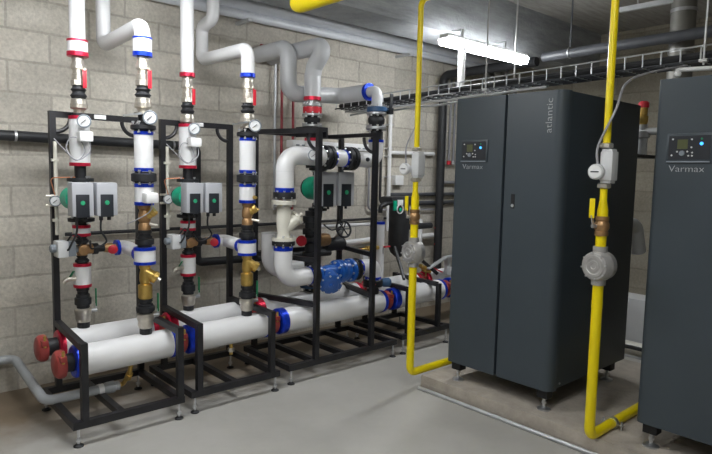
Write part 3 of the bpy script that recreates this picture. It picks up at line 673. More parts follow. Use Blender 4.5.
solo('rubber_joint', 'black rubber joint above the right tall post', 'pipe joint', MB().lathe((3.295,y,1.86),UP,[(0,0.05),(0.012,0.055),(0.03,0.066),(0.06,0.068),(0.085,0.055),(0.095,0.05)],20), 'rubber', (3.295,y,1.86), G3)
vflange('flange', 'upper silver flange of the rubber joint above the right tall post', 3.295, y, 1.953, 1.972, 0.08, 'zinc')
bv = thing('butterfly_valve', 'blue butterfly valve with black lever above the right tall post', 'valve', (3.295,y,1.972), G3)
part('body', MB().lathe((3.295,y,1.974),UP,[(0,0.05),(0,0.075),(0.005,0.08),(0.035,0.08),(0.04,0.075),(0.04,0.05)],24), 'bluesteel', bv)
part('stem', MB().cyl((3.295+0.05,y-0.04,1.994),(3.295+0.09,y-0.075,1.994),0.018,n=10), 'bluesteel', bv)
part('lever', MB().bar((3.375,y-0.07,1.96),(3.39,y-0.07,2.12),0.028,0.012).box((3.375,y-0.07,1.985),(0.04,0.04,0.05)), 'black', bv, label='black lever')
bolts(bv, (3.295,y,1.994), UP, 0.07, 0.06, 8, 0.008)
S = thing('insulated_pipe', 'grey pipe dropping from the wall and running to the blue butterfly valve', 'pipe', (2.74,3.9,2.0))
part('insulation_jacket', MB().tube([(2.745,4.345,2.455),(2.745,3.9,2.455),(2.745,3.9,2.10),(3.29,3.9,2.135),(3.29,3.555,2.14)],0.066,0.09,24,9), 'grey', S)
band_on(S, (3.29,3.565,2.14), (3.29,3.54,2.14), 0.069, 'blue')
part('elbow', MB().tube([(3.29,3.545,2.14),(3.295,3.46,2.14),(3.295,3.46,2.014)],0.044,0.08,20,9), 'grey', S, label='bare grey elbow')
# lower part of the return
vflange('flange', 'black bolted flange under the thick white elbow of the tall rack', 2.415, y, 1.298, 1.343, 0.08, 'black')
cv = thing('check_valve', 'cream cast valve with slanted branch below the thick white elbow', 'valve', (2.41,y,1.0), G3)
part('body', MB().lathe((2.41,y,1.0),UP,[(0,0.086),(0.022,0.086),(0.024,0.05),(0.06,0.045),(0.12,0.052),(0.17,0.052),(0.235,0.046),(0.255,0.05),(0.258,0.086),(0.288,0.088)],28), 'cream', cv)
dd = V((0.72,-0.25,0.62)).normalized()
part('branch', MB().lathe(V((2.41,y,1.08)), dd, [(0,0.045),(0.12,0.045),(0.123,0.055),(0.14,0.055),(0.145,0.03)],20), 'cream', cv)
part('cover_plug', MB().lathe(V((2.41,y,1.08))+dd*0.145, dd, [(0,0.015),(0.03,0.013)],6), 'nickel', cv)
bolts(cv, (2.41,y,1.277), UP, 0.074, 0.05, 8, 0.009); bolts(cv, (2.41,y,1.005), UP, 0.074, 0.05, 8, 0.009)
vflange('flange', 'black bolted flange under the cream cast valve', 2.41, y, 0.966, 0.998, 0.082, 'black')
t = thing('insulated_pipe', 'thick white pipe bending toward the blue cast valve, below the cream valve', 'pipe', (2.405,y,0.67))
part('insulation_jacket', MB().tube([(2.408,y,0.962),(2.408,y,0.722),(2.645,y,0.722)],0.066,0.105,28,10), 'white', t)
band_on(t, (2.408,y,0.93), (2.408,y,0.963), 0.069, 'blue'); band_on(t, (2.632,y,0.722), (2.648,y,0.722), 0.069, 'blue')
hflange('butterfly_valve', 'black bolted valve ring left of the blue cast valve', 2.65, 2.70, 0.722, 0.088, 'black')
st = thing('strainer', 'large bright blue cast strainer with flanges in the tall rack', 'valve', (2.84,y,0.6))
zb = 0.722
part('body', MB().lathe((2.702,y,zb),X,[(0,0.05),(0,0.085),(0.02,0.085),(0.022,0.05),(0.06,0.052),(0.11,0.066),(0.16,0.064),(0.19,0.06),(0.192,0.094),(0.22,0.094),(0.222,0.05)],28), 'bluevalve', st)
bd = V((-0.42,-0.78,-0.42)).normalized(); bc = V((2.825,y,zb-0.01))
part('basket_branch', MB().lathe(bc, bd, [(-0.03,0.05),(0.0,0.066),(0.06,0.074),(0.10,0.076),(0.103,0.088),(0.126,0.088),(0.134,0.076),(0.138,0.05)],28), 'bluevalve', st)
part('cover', MB().lathe(bc+bd*0.134, bd, [(0,0.06),(0.008,0.055),(0.01,0.02),(0.024,0.018)],20), 'bluevalve', st)
bolts(st, bc+bd*0.1145, bd, 0.08, 0.03, 8, 0.008)
bolts(st, (2.908,y,zb), X, 0.079, 0.045, 8, 0.010); bolts(st, (2.713,y,zb), X, 0.074, 0.04, 8, 0.010)
rj = thing('flanged_joint', 'bright blue flanged expansion joint right of the large blue strainer', 'pipe joint', (3.0,y,0.63))
part('body', MB().lathe((2.928,y,zb+0.004),X,[(0,0.05),(0,0.092),(0.024,0.092),(0.028,0.062),(0.05,0.08),(0.08,0.08),(0.098,0.062),(0.102,0.092),(0.128,0.092),(0.128,0.05)],28), 'bluevalve', rj)
bolts(rj, (3.043,y,zb+0.004), X, 0.077, 0.045, 8, 0.010)
hflange('butterfly_valve', 'black bolted valve ring right of the bright blue joint', 3.062, 3.118, 0.728, 0.088, 'black')
t = thing('insulated_pipe', 'white elbow with blue bands turning down onto the front header in the tall rack', 'pipe', (3.3,y,0.6))
part('insulation_jacket', MB().tube([(3.13,y,0.735),(3.3,y,0.735),(3.3,y,0.645)],0.064,0.1,24,10), 'white', t)
band_on(t, (3.12,y,0.735), (3.148,y,0.735), 0.068, 'blue'); band_on(t, (3.3,y,0.628), (3.3,y,0.65), 0.067, 'blue')
b2 = vflange('butterfly_valve', 'black butterfly valve with blue gear housing on the right end of the tall rack header', 3.3, y, 0.57, 0.626, 0.08, 'black', 8, 'valve')
part('gear_housing', MB().lathe((3.36,y-0.03,0.598),(0.8,-0.5,0),[(0,0.03),(0.03,0.038),(0.07,0.038),(0.085,0.025)],14), 'bluesteel', b2, label='dark blue gear housing')
part('lever', MB().bar((3.25,y-0.075,0.6),(3.17,y-0.12,0.61),0.016,0.008), 'redlever', b2, label='red lever')
solo('pipe_nipple', 'black stub between butterfly valve and front header in the tall rack', 'pipe joint', MB().cyl((3.3,y,0.51),(3.3,y,0.572),0.05), 'black', (3.3,y,0.51), G3)

# ------------------------------------------------------------------ tall rack: supply side (Y = 3.76)
y = 3.76; x = 2.88
t = thing('insulated_pipe', 'grey pipe coming from the wall and elbowing down to the red valve', 'pipe', (x,y,2.05))
part('insulation_jacket', MB().tube([(x,4.345,2.455),(x,y-0.17,2.455),(x,y-0.02,2.31),(x,y,2.24),(x,y,2.07)],0.066,0.07,24,9), 'grey', t)
band_on(t, (x,y,2.048), (x,y,2.075), 0.069, 'red')
solo('pipe_nipple', 'black stub under the red band of the grey elbowed pipe', 'pipe joint', MB().cyl((x,y,2.02),(x,y,2.05),0.045), 'zinc', (x,y,2.02), G3)
vflange('flange', 'silver flange on top of the red valve in the tall rack', x, y, 2.0, 2.02, 0.078, 'zinc')
vflange('butterfly_valve', 'red valve ring under the grey elbowed pipe', x, y, 1.948, 1.998, 0.074, 'redlever', 8, 'valve')
vflange('flange', 'silver flange between red valve and rubber joint in the tall rack', x, y, 1.928, 1.946, 0.08, 'zinc')
solo('rubber_joint', 'black rubber joint under the red valve in the tall rack', 'pipe joint', MB().lathe((x,y,1.864),UP,[(0,0.05),(0.01,0.055),(0.022,0.064),(0.042,0.066),(0.055,0.055),(0.064,0.05)],20), 'rubber', (x,y,1.864), G3)
vflange('flange', 'silver flange under the rubber joint of the red valve', x, y, 1.842, 1.862, 0.08, 'zinc')
solo('support_bracket', 'black steel bracket plate holding the riser under the red valve', 'bracket', MB().bx(x-0.09,x+0.09,y-0.09,y+0.09,1.805,1.84).bx(x-0.09,x-0.07,y-0.09,y+0.09,1.76,1.81).bx(x+0.07,x+0.09,y-0.09,y+0.09,1.76,1.81), 'steel', (x,y,1.76), G3)
t = thing('insulated_pipe', 'short white pipe with a red band behind the level white pipe in the tall rack', 'pipe', (x,y,1.66))
part('insulation_jacket', MB().cyl((x,y,1.662),(x,y,1.735),0.055), 'white', t); band_on(t, (x,y,1.733), (x,y,1.757), 0.058, 'red')
solo('pipe_nipple', 'black stub above the red band in the tall rack', 'pipe joint', MB().cyl((x,y,1.756),(x,y,1.806),0.045), 'black', (x,y,1.756), G3)
solo('pipe_nipple', 'black pipe above the twin pump of the tall rack', 'pipe joint', MB().lathe((x,y,1.52),UP,[(0,0.045),(0.06,0.045),(0.062,0.07),(0.09,0.07),(0.092,0.045),(0.143,0.045)]), 'black', (x,y,1.52), G3)
pump('larger twin pump with two grey control boxes in the tall rack', x+0.07, y, 1.362, 1.35, 3.53, 'twin circulation pumps', 1.522, 1.18)
q = thing('riser_pipe', 'black pipe below the twin pump of the tall rack', 'pipe', (x,y,0.62), G3)
part('pipe', MB().cyl((x,y,0.62),(x,y,1.18),0.045), 'black', q)
for z in (0.80,0.99,1.09): part('union', MB().lathe((x,y,z),UP,[(0,0.045),(0.003,0.066),(0.047,0.066),(0.05,0.045)],10), 'black', q)
b3 = vflange('butterfly_valve', 'dark blue butterfly valve on the rear header in the tall rack', x, y, 0.56, 0.62, 0.08, 'bluesteel', 8, 'valve')
part('lever', MB().bar((x-0.07,y-0.06,0.6),(x-0.12,y-0.1,0.66),0.02,0.008), 'redlever', b3, label='red lever')
solo('pipe_nipple', 'black stub between dark blue valve and rear header', 'pipe joint', MB().cyl((x,y,0.508),(x,y,0.561),0.05), 'black', (x,y,0.508), G3)
t = thing('insulated_pipe', 'white bend behind the thick white pipe at the left of the tall rack', 'pipe', (2.47,3.72,0.75))
part('insulation_jacket', MB().tube([(2.465,3.72,1.03),(2.465,3.72,0.745),(2.75,3.72,0.745)],0.062,0.11,20), 'white', t)
# bronze valve, wheels and small pipes beside the riser
hv = thing('handwheel_valve', 'bronze valve with red handwheel beside the riser in the tall rack', 'valve', (2.8,3.7,0.93), G3)
part('body', MB().lathe((2.925,3.72,0.945),X,[(0,0.03),(0.01,0.05),(0.06,0.055),(0.10,0.05),(0.11,0.03)],14), 'bronze', hv)
part('spindle', MB().cyl((2.75,3.7,0.95),(2.93,3.718,0.945),0.022,n=12), 'black', hv)
part('handwheel', MB().lathe((2.735,3.69,0.952),(0.8,0.6,0),[(0,0.02),(0.004,0.042),(0.022,0.043),(0.026,0.02)],12), 'redlever', hv, label='red handwheel')
gv = thing('gate_valve', 'black gate valve with spoked handwheel facing forward in the tall rack', 'valve', (3.12,3.7,0.9), G3)
part('body', MB().lathe((3.02,3.74,0.90),X,[(0,0.04),(0.02,0.055),(0.10,0.055),(0.12,0.06),(0.17,0.06),(0.19,0.045)],14), 'black', gv)
part('spindle', MB().cyl((3.11,3.74,0.94),(3.11,3.63,1.035),0.012,n=8), 'zinc', gv)
hwm = MB().torus((3.11,3.62,1.035),(-0.1,-1,0.35),0.068,0.009)
a_, b_ = MB()._fr(V((-0.1,-1,0.35)))
for k in range(3):
    tt = PI*k/3; w_ = (a_*math.cos(tt)+b_*math.sin(tt))*0.066; hwm.cyl(V((3.11,3.62,1.035))-w_, V((3.11,3.62,1.035))+w_, 0.006, n=6)
part('handwheel', hwm, 'black', gv, label='black spoked handwheel')
solo('white_pipe', 'thicker white level pipe running right from the black gate valve', 'pipe', MB().cyl((3.20,3.78,0.89),(3.66,3.78,0.905),0.026,n=14), 'white', (3.4,3.78,0.86))
solo('white_pipe', 'thinner white level pipe above the black gate valve', 'pipe', MB().cyl((2.96,3.84,1.04),(3.66,3.84,1.035),0.015,n=12), 'white', (3.3,3.84,1.02))
v = thing('ball_valve', 'small brass valve with two red handles near the right tall post', 'valve', (3.5,3.6,0.86), G3)
part('body', MB().cyl((3.40,3.74,0.825),(3.62,3.74,0.835),0.018,n=10).hexn((3.48,3.74,0.83),(3.54,3.74,0.83),0.03), 'brass', v)
part('handle', MB().bar((3.40,3.72,0.835),(3.34,3.70,0.83),0.022,0.012), 'redlever', v, label='red handle')
part('handle', MB().bar((3.74,3.72,0.84),(3.66,3.70,0.84),0.022,0.012), 'redlever', v, label='red handle')
solo('junction_box', 'small white box above the white elbow in the tall rack', 'box', MB().bx(3.37,3.43,3.66,3.70,0.74,0.83), 'wplastic', (3.4,3.68,0.74), bevel=0.004)
t = thing('insulated_pipe', 'slim upright white pipe with blue top band right of the tall rack', 'pipe', (3.655,3.76,0.53))
part('insulation_jacket', MB().cyl((3.655,3.76,0.53),(3.655,3.76,1.04),0.043,n=22), 'white', t); band_on(t, (3.655,3.76,1.04), (3.655,3.76,1.062), 0.046, 'blue')
v = thing('air_vent', 'nickel air vent on top of the slim blue-banded pipe', 'valve', (3.655,3.76,1.06))
part('body', MB().lathe((3.655,3.76,1.06),UP,[(0,0.02),(0.02,0.02),(0.022,0.03),(0.05,0.03),(0.055,0.018),(0.09,0.018)],10), 'nickel', v)
part('elbow', MB().tube([(3.655,3.76,1.14),(3.655,3.76,1.2),(3.74,3.76,1.22)],0.02,0.03,10), 'black', v)

# ------------------------------------------------------------------ low rack: black separator
sp = thing('dirt_separator', 'black insulated separator bottle behind the first yellow pipe', 'separator', (4.02,3.9,0.5))
part('bottle', MB().lathe((4.04,3.9,0.70),UP,[(0,0.03),(0.04,0.075),(0.1,0.098),(0.40,0.098),(0.5,0.095),(0.52,0.09)],22), 'rubber', sp)
part('cap', MB().bx(3.86,4.2,3.82,3.98,1.20,1.275), 'rubber', sp, bevel=0.02)
for (xa, xb) in ((3.95,3.82),(4.10,4.28)):
    part('strut', MB().bar((xa,3.86,0.80),(xb,3.60,0.55),0.022,0.03), 'steel', sp)
part('port', MB().cyl((4.1,3.9,0.98),(4.5,3.9,0.98),0.03,n=12), 'rubber', sp)
v = thing('ball_valve', 'small valve with green handle left of the black separator', 'valve', (3.84,3.76,1.2))
part('body', MB().cyl((3.72,3.76,1.22),(3.86,3.77,1.22),0.016,n=10), 'black', v)
part('handle', MB().bx(3.80,3.84,3.735,3.75,1.155,1.245), 'motor', v, label='green handle', bevel=0.004)
v = thing('hang_tag', 'white tag with green dot hung on the black separator', 'tag', (3.93,3.78,1.2))
part('card', MB().bx(3.89,3.96,3.775,3.78,1.20,1.25), 'wplastic', v)
part('cord', MB().torus((3.925,3.778,1.165),(0,1,0),0.04,0.006,18,6), 'wplastic', v)
part('dot', MB().lathe((3.925,3.775,1.16),(0,-1,0),[(0,0.018),(0.006,0.016)],10), 'motor', v)
lv = thing('lever_valve', 'grey steel lever bracket above the right end of the rear header', 'bracket', (4.4,3.7,0.56))
part('lever', MB().bar((4.20,3.66,0.60),(4.42,3.62,0.70),0.05,0.012).bar((4.42,3.62,0.70),(4.62,3.60,0.71),0.05,0.014), 'galv', lv)
part('post', MB().bx(4.44,4.49,3.62,3.66,0.52,0.70), 'galv', lv)
v = thing('small_valve', 'brass and red valve on the rear header of the low rack', 'valve', (4.22,3.70,0.55))
part('body', MB().cyl((4.14,3.70,0.63),(4.28,3.70,0.56),0.02,n=10).hexn((4.19,3.70,0.60),(4.23,3.70,0.58),0.032), 'brass', v)
part('handle', MB().bar((4.26,3.66,0.61),(4.36,3.62,0.56),0.03,0.01), 'redlever', v, label='red handle')

# ------------------------------------------------------------------ pipes on the block wall
solo('wall_pipe', 'black insulated pipe running level along the block wall and dropping behind the second rack', 'pipe',
     MB().tube([(-0.6,4.27,1.695),(2.15,4.27,1.665),(2.15,4.27,0.76),(3.5,4.27,0.74)],0.033,0.05,16), 'rubber', (1.0,4.27,1.6))
for k, (xx, zz) in enumerate(((0.90,1.678),(1.95,1.667))):
    solo('pipe_clip', ('zinc clip on the black wall pipe at the left edge','zinc clip on the black wall pipe behind the second rack')[k], 'clip', MB().cyl((xx,4.27,zz),(xx+0.014,4.27,zz),0.036), 'zinc', (xx,4.27,zz))
solo('wall_conduit', 'thin black tube running level along the block wall behind the racks', 'pipe', MB().tube([(1.2,4.31,1.03),(4.3,4.31,1.03)],0.013,0.03,10), 'rubber', (2.2,4.31,1.03))
w = thing('wall_pipe', 'upright white pipe on the far wall with a level branch', 'pipe', (4.29,4.3,1.2))
part('riser', MB().cyl((4.29,4.3,0.9),(4.29,4.3,2.2),0.021,n=12), 'wplastic', w)
part('branch', MB().cyl((4.29,4.3,1.70),(4.97,4.3,1.71),0.02,n=12), 'wplastic', w)
for z in (1.45,1.66,1.74,1.98): part('clip', MB().bx(4.26,4.32,4.29,4.35,z-0.008,z+0.008), 'zinc', w)
for k, (px_, r_, m_, lab) in enumerate(((4.02,0.011,'cablegrey','thin grey upright tube on the far wall, leftmost of three'),(4.10,0.013,'rubber','thin black upright tube on the far wall, middle of three'),(4.18,0.014,'rubber','thicker black upright tube beside the white wall pipe'))):
    solo('wall_tube', lab, 'pipe', MB().tube([(px_,4.31,2.25),(px_,4.31,1.12+0.03*k),(px_+1.0,4.31,1.10+0.03*k)] if k != 1 else [(px_,4.31,2.25),(px_,4.31,0.9)],r_,0.06,10), m_, (px_,4.31,1.2))
solo('junction_box', 'small white box on the far wall left of the first yellow pipe', 'box', MB().bx(4.38,4.50,4.29,4.35,1.37,1.47), 'wplastic', (4.44,4.32,1.37), bevel=0.006)
solo('wall_pipe', 'thick black upright pipe in the far corner left of the first boiler', 'pipe', MB().tube([(5.0,4.22,0.3),(5.0,4.22,2.55),(5.0,3.1,2.56)],0.045,0.08,16), 'rubber', (5.0,4.22,0.3))
for k in range(3):
    wt = thing('wall_tube', ('slim grey upright tube beside the boiler, left of three','slim grey upright tube beside the boiler, middle of three','slim grey upright tube beside the boiler, right of three')[k], 'pipe', (5.17+0.075*k,4.31,1.6), 'slim grey wall tubes')
    part('tube', MB().cyl((5.17+0.075*k,4.31,1.64),(5.17+0.075*k,4.31,2.55),0.013,n=10), 'cablegrey', wt)
    part('end_cap', MB().lathe((5.17+0.075*k,4.31,1.60),UP,[(0,0.024),(0.045,0.024)],12), 'redlever' if k == 1 else 'zinc', wt)
solo('wall_tube', 'level dark tube low on the far wall behind the separator', 'pipe', MB().cyl((4.3,4.31,1.27),(6.1,4.31,1.27),0.02,n=10), 'duct', (5.2,4.31,1.27))
solo('wall_tube', 'level dark tube on the far wall, just under another', 'pipe', MB().cyl((4.3,4.31,1.18),(6.1,4.31,1.18),0.02,n=10), 'duct', (5.2,4.31,1.18))
solo('wall_tube', 'grey level tube beside the boiler below the red cap', 'pipe', MB().cyl((5.06,4.31,1.40),(6.1,4.31,1.40),0.018,n=10), 'cablegrey', (5.5,4.31,1.4))
bx_ = thing('wall_box', 'white electrical box on the far wall right of the first yellow pipe', 'box', (4.66,4.3,1.0))
part('housing', MB().bx(4.60,4.74,4.26,4.35,1.0,1.14), 'wplastic', bx_, bevel=0.008)
part('lid', MB().bx(4.62,4.72,4.25,4.265,1.03,1.12), 'plastic', bx_)
pv = thing('fill_valve', 'white fill fitting with red taps on the far wall beside the boiler', 'valve', (4.8,4.28,0.75))
part('body', MB().cyl((4.76,4.28,0.55),(4.76,4.28,1.0),0.03,n=12).cyl((4.76,4.28,0.82),(4.98,4.28,0.82),0.025,n=12), 'wplastic', pv)
for z in (0.72,0.9): part('tap', MB().bar((4.96,4.24,z),(5.02,4.2,z+0.08),0.025,0.012), 'redlever', pv, label='red tap handle')
solo('wall_pipe', 'dark red thin riser left of the grey elbowed pipes, on the block wall', 'pipe', MB().cyl((2.97,4.31,1.15),(2.97,4.31,2.45),0.012,n=10), 'darkred', (2.97,4.31,1.15))
solo('wall_pipe', 'dark red thin riser between the grey elbowed pipes, on the block wall', 'pipe', MB().tube([(3.09,4.31,1.15),(3.09,4.31,2.5),(2.75,4.31,2.53)],0.012,0.04,10), 'darkred', (3.09,4.31,1.15))
solo('wall_tube', 'thin grey riser beside the dark red risers on the block wall', 'pipe', MB().cyl((2.90,4.31,1.15),(2.90,4.31,2.4),0.012,n=10), 'galv', (2.9,4.31,1.15))

wd_ = thing('cable_duct', 'white perforated cable duct on the block wall behind the tall rack', 'duct', (3.6,4.3,1.72))
part('duct', MB().bx(3.05,4.0,4.26,4.35,1.70,1.765), 'wplastic', wd_, bevel=0.004)
for k in range(14): part('slot', MB().bx(3.09+0.066*k,3.125+0.066*k,4.256,4.262,1.715,1.728), 'slategrey', wd_, label='dark slot')

# ------------------------------------------------------------------ overhead pipes
def over(label, y, z, r, m, x0=-1.2, x1=6.18): return solo('overhead_pipe', label, 'pipe', MB().cyl((x0,y,z),(x1,y,z),r,n=24), m, (2.5,y,z-r))
over('thick silver pipe running level under the ceiling along the block wall', 4.235, 2.816, 0.06, 'alum')
over('thinner silver pipe directly under the thick silver one', 4.25, 2.725, 0.036, 'alum')
for k, xx in enumerate((0.6,2.55,4.4)):
    h = thing('pipe_hanger', 'zinc wall bracket under the silver overhead pipes, '+('left of the white risers','above the grey elbowed pipes','beside the lit lamp')[k], 'bracket', (xx,4.25,2.66))
    part('rail', MB().bar((xx,4.15,2.674),(xx,4.35,2.674),0.03,0.025), 'galv', h)
solo('overhead_pipe', 'dark grey pipe slung level across the back above the cable tray', 'pipe', MB().lathe((4.8,2.92,2.545),(0,-1,0.012),[(0,0.03),(0.01,0.042),(4.2,0.042)],18), 'duct', (4.8,1.0,2.5))
for k, yy in enumerate((2.66,0.6)):
    h = thing('pipe_hanger', ('thin rod holding the dark grey pipe, left of the second yellow pipe','thin rod holding the dark grey pipe above the right boiler')[k], 'hanger', (4.8,yy,2.5))
    part('rod', MB().cyl((4.8,yy,2.55),(4.8,yy,3.0),0.008,n=8), 'duct', h)
    part('ring', MB().torus((4.8,yy,2.553),(0,1,0),0.046,0.006,18,6), 'zinc', h)
solo('strut_channel', 'galvanised strut channel fixed across the ceiling at the right', 'rail', MB().bx(4.98,5.015,-0.5,2.34,2.865,2.89).bx(4.98,4.986,-0.5,2.34,2.89,2.905), 'galv', (5.0,1.0,2.86))
for k, yy in enumerate((2.2,0.4)):
    solo('threaded_rod', ('short rod holding the left end of the ceiling strut channel','short rod holding the right end of the ceiling strut channel')[k], 'rod', MB().cyl((5.005,yy,2.9),(5.005,yy,3.0),0.006,n=8), 'zinc', (5.005,yy,2.9))
f = thing('flue_pipe', 'stainless flue pipe rising to the ceiling behind the right boiler', 'flue', (5.05,1.86,0.0))
part('duct', MB().cyl((5.05,1.86,0.0),(5.05,1.86,2.995),0.09,n=26), 'flue', f)
for z in (1.9,2.48,2.79): part('clamp_band', MB().cyl((5.05,1.86,z),(5.05,1.86,z+0.025),0.095,n=26), 'zinc', f)
for k, yy in enumerate((4.0,3.86)):
    f = thing('flue_pipe', ('slim silver flue pipe behind the lit lamp, the left of two','slim silver flue pipe behind the lit lamp, the right of two')[k], 'flue', (5.5,yy,0.0), 'slim flue pipes')
    part('duct', MB().cyl((5.5,yy,0.0),(5.5,yy,2.60),0.055,n=20), 'flue', f)
    part('cap', MB().cyl((5.5,yy,2.60),(5.5,yy,2.63),0.062,n=20), 'zinc', f)

# behind the boilers
sv = thing('safety_valve', 'brass safety valve with red cap seen between the two boilers', 'valve', (4.4,1.845,1.65))
part('pipe', MB().lathe((4.4,1.845,1.66),UP,[(0,0.04),(0.12,0.04),(0.13,0.055),(0.17,0.055),(0.18,0.035),(0.22,0.035)],14), 'plastic', sv)
part('valve_body', MB().lathe((4.4,1.845,1.88),UP,[(0,0.028),(0.02,0.036),(0.06,0.036),(0.065,0.028),(0.1,0.03),(0.125,0.03)],12), 'brass', sv)
part('cap', MB().lathe((4.4,1.845,2.0),UP,[(0,0.036),(0.035,0.036),(0.045,0.025)],14), 'redlever', sv, label='red cap')
part('shelf', MB().bx(4.09,4.5,1.76,1.95,1.64,1.662), 'black', sv, label='black steel shelf')
part('outlet', MB().cyl((4.4,1.845,1.83),(4.4,1.6,1.83),0.026,n=12), 'plastic', sv)
solo('flue_elbow', 'grey pipe elbow leaving the back of the left boiler', 'pipe', MB().tube([(4.09,1.88,1.17),(4.42,1.86,1.15),(4.50,1.86,0.95)],0.055,0.08,16), 'plastic', (4.3,1.87,1.1))
solo('grey_cabinet', 'pale grey low cabinet standing behind the left boiler', 'cabinet', MB().bx(4.95,5.2,1.55,2.35,0.0,0.50), 'plastic', (5.07,1.95,0.0), bevel=0.01)
solo('return_pipe', 'cream return pipe low behind the boilers', 'pipe', MB().tube([(4.75,2.6,0.0),(4.75,2.6,0.14),(4.75,-0.5,0.14)],0.055,0.1,18), 'cream', (4.75,1.5,0.085))
solo('drain_hose', 'black hose low behind the boilers', 'hose', MB().curve([(4.55,2.4,0.15),(4.6,1.9,0.19),(4.58,1.5,0.16),(4.62,0.8,0.18)],0.016), 'rubber', (4.6,1.5,0.15))

# ------------------------------------------------------------------ gas lines
def gas(y, label, which, far, dv=0.0, dr=0.0, dy=0.066):
    xg = 2.95; k = 0.0175
    t = thing('gas_pipe', label, 'pipe', (xg,y,0.15), 'yellow gas pipes')
    top = 2.99
    pts = [(xg,y,1.655),(xg,y,2.625),(xg,y-0.9,2.66)] if far else [(xg,y,1.655),(xg,y,2.99)]
    part('upper_pipe', MB().tube(pts, 0.0185,0.05,14), 'yellow', t)
    part('middle_pipe', MB().lathe((xg,y,1.44),(0,0,-1),[(0,0.018),(0.06,0.018),(0.11,0.027),(0.2,0.027)],16), 'yellow', t)
    part('short_pipe', MB().cyl((xg,y,1.165+dv),(xg,y,1.02+dr),0.0265,n=16), 'yellow', t)
    zl = 0.122 if far else 0.131
    part('lower_pipe', MB().tube([(xg,y,0.9+dr),(xg,y,zl),(4.3,y,zl)],0.0265,0.05,16), 'yellow', t)
    part('elbow_sleeve', MB().cyl((xg,y,0.86),(xg,y,0.82),0.0275,n=16), 'yellow', t)
    if not far:
        cl = thing('pipe_clamp', 'zinc clamp on the yellow pipe lying between the two boilers', 'clamp', (3.22,y,0.102))
        part('ring', MB().cyl((3.21,y,zl),(3.235,y,zl),0.033,n=16), 'zinc', cl)
        part('ear', MB().bx(3.212,3.233,y-0.06,y+0.06,zl-0.003,zl+0.003), 'zinc', cl)
        for s in (-1,1): part('screw', MB().cyl((3.222,y+s*0.05,0.102),(3.222,y+s*0.05,zl+0.018),0.005,n=8), 'zinc', cl)
    # solenoid valve
    v = thing('gas_solenoid_valve', 'grey gas valve block with round switch on the '+which, 'valve', (xg,y,1.44), 'gas valve blocks')
    part('block', MB().bx(xg-0.034,xg+0.034,y-0.05,y+0.014,1.482,1.628), 'plastic', v, bevel=0.006)
    part('top_cap', MB().bx(xg-0.027,xg+0.027,y-0.043,y+0.01,1.468,1.64), 'plastic', v, bevel=0.004)
    for z in (1.442, 1.645): part('union_nut', MB().lathe((xg,y,z),UP,[(0,0.026),(0.004,0.034),(0.022,0.034),(0.026,0.026)],8), 'nickel', v)
    yc, zc, xc = y+dy, 1.525, xg-0.075
    sw = part('pressure_switch', MB().lathe((xc+0.05,yc,zc),(-1,-0.1,0),[(0,0.026),(0.02,0.039),(0.045,0.039),(0.05,0.034)],24), 'plastic', v)
    part('switch_face', MB().lathe((xc,yc-0.005,zc),(-1,-0.1,0),[(0,0.032),(0.003,0.031)],24), 'wplastic', sw)
    part('switch_mark', MB().bx(xc-0.006,xc-0.002,yc-0.024,yc+0.016,zc-0.003,zc+0.003), 'dark', sw, label='dark stripe')
    part('mount', MB().cyl((xg-0.03,y+0.05,zc),(xg-0.03,y+0.02,zc),0.022,n=12), 'plastic', v)
    if far: cpts = [(xc+0.03,yc,zc+0.04),(xc+0.03,yc,1.68),(xc+0.08,yc-0.05,1.85),(xc+0.15,yc-0.02,2.0),(3.46,yc+0.05,2.085)]
    else: cpts = [(xc+0.03,yc,zc+0.04),(xc+0.03,yc-0.0,1.66),(xg-0.03,yc-0.07,1.83),(3.05,y-0.03,1.97),(3.2,y-0.07,2.04),(3.45,y-0.17,2.10)]
    solo('cable', ('thin grey cable from the left gas valve block up to the cable tray' if far else 'grey cable curving from the right gas valve block up to the cable tray'), 'cable', MB().curve(cpts,0.005 if far else 0.0065), 'cablegrey', (xc,yc,zc+0.05), 'gas valve cables')
    # ball valve
    b = thing('gas_ball_valve', 'bronze gas valve with yellow lever on the '+which, 'valve', (xg,y,1.16), 'gas ball valves')
    part('body', MB().lathe((xg,y,1.155+dv),UP,[(0,0.034),(0.02,0.034),(0.024,0.03),(0.04,0.038),(0.06,0.038),(0.076,0.03),(0.08,0.034),(0.1,0.034)],10), 'bronze', b)
    l = part('lever', MB().bx(xg-0.052,xg-0.045,y+0.018,y+0.046,1.245+dv,1.345+dv), 'yellow', b, label='yellow lever', bevel=0.003)
    part('lever_stem', MB().bar((xg-0.048,y+0.032,1.26+dv),(xg-0.048,y+0.02,1.20+dv),0.018,0.006).cyl((xg-0.052,y+0.025,1.205+dv),(xg,y,1.205+dv),0.011,n=8), 'zinc', l)
    # governor: flat drum facing -X
    g = thing('gas_regulator', 'round cast aluminium gas filter on the '+which, 'regulator', (xg,y,0.9), 'round gas filters')
    zc = 0.975+dr; R_ = 0.077; ax = V((-1,0.12,0)).normalized(); c0 = V((xg,y,zc))
    part('drum', MB().lathe(c0-ax*0.05, ax, [(0,R_*0.85),(0.006,R_*0.95),(0.03,R_),(0.042,R_*1.04),(0.052,R_*1.04),(0.056,R_),(0.09,R_*0.97),(0.098,R_*0.9),(0.1,R_*0.8)],32), 'castalu', g)
    part('cover', MB().lathe(c0+ax*0.05, ax, [(0,R_*0.75),(0.004,R_*0.72),(0.004,R_*0.55),(0.001,R_*0.5),(0.001,R_*0.4),(0.006,R_*0.36),(0.006,R_*0.2),(0.002,R_*0.15)],28), 'castalu', g)
    part('neck', MB().cyl((xg,y,0.875+dr),(xg,y,1.075+dr),0.036,n=14), 'castalu', g)
    bolts(g, c0+ax*0.03, ax, R_*0.88, 0.044, 8, 0.005)
    return t
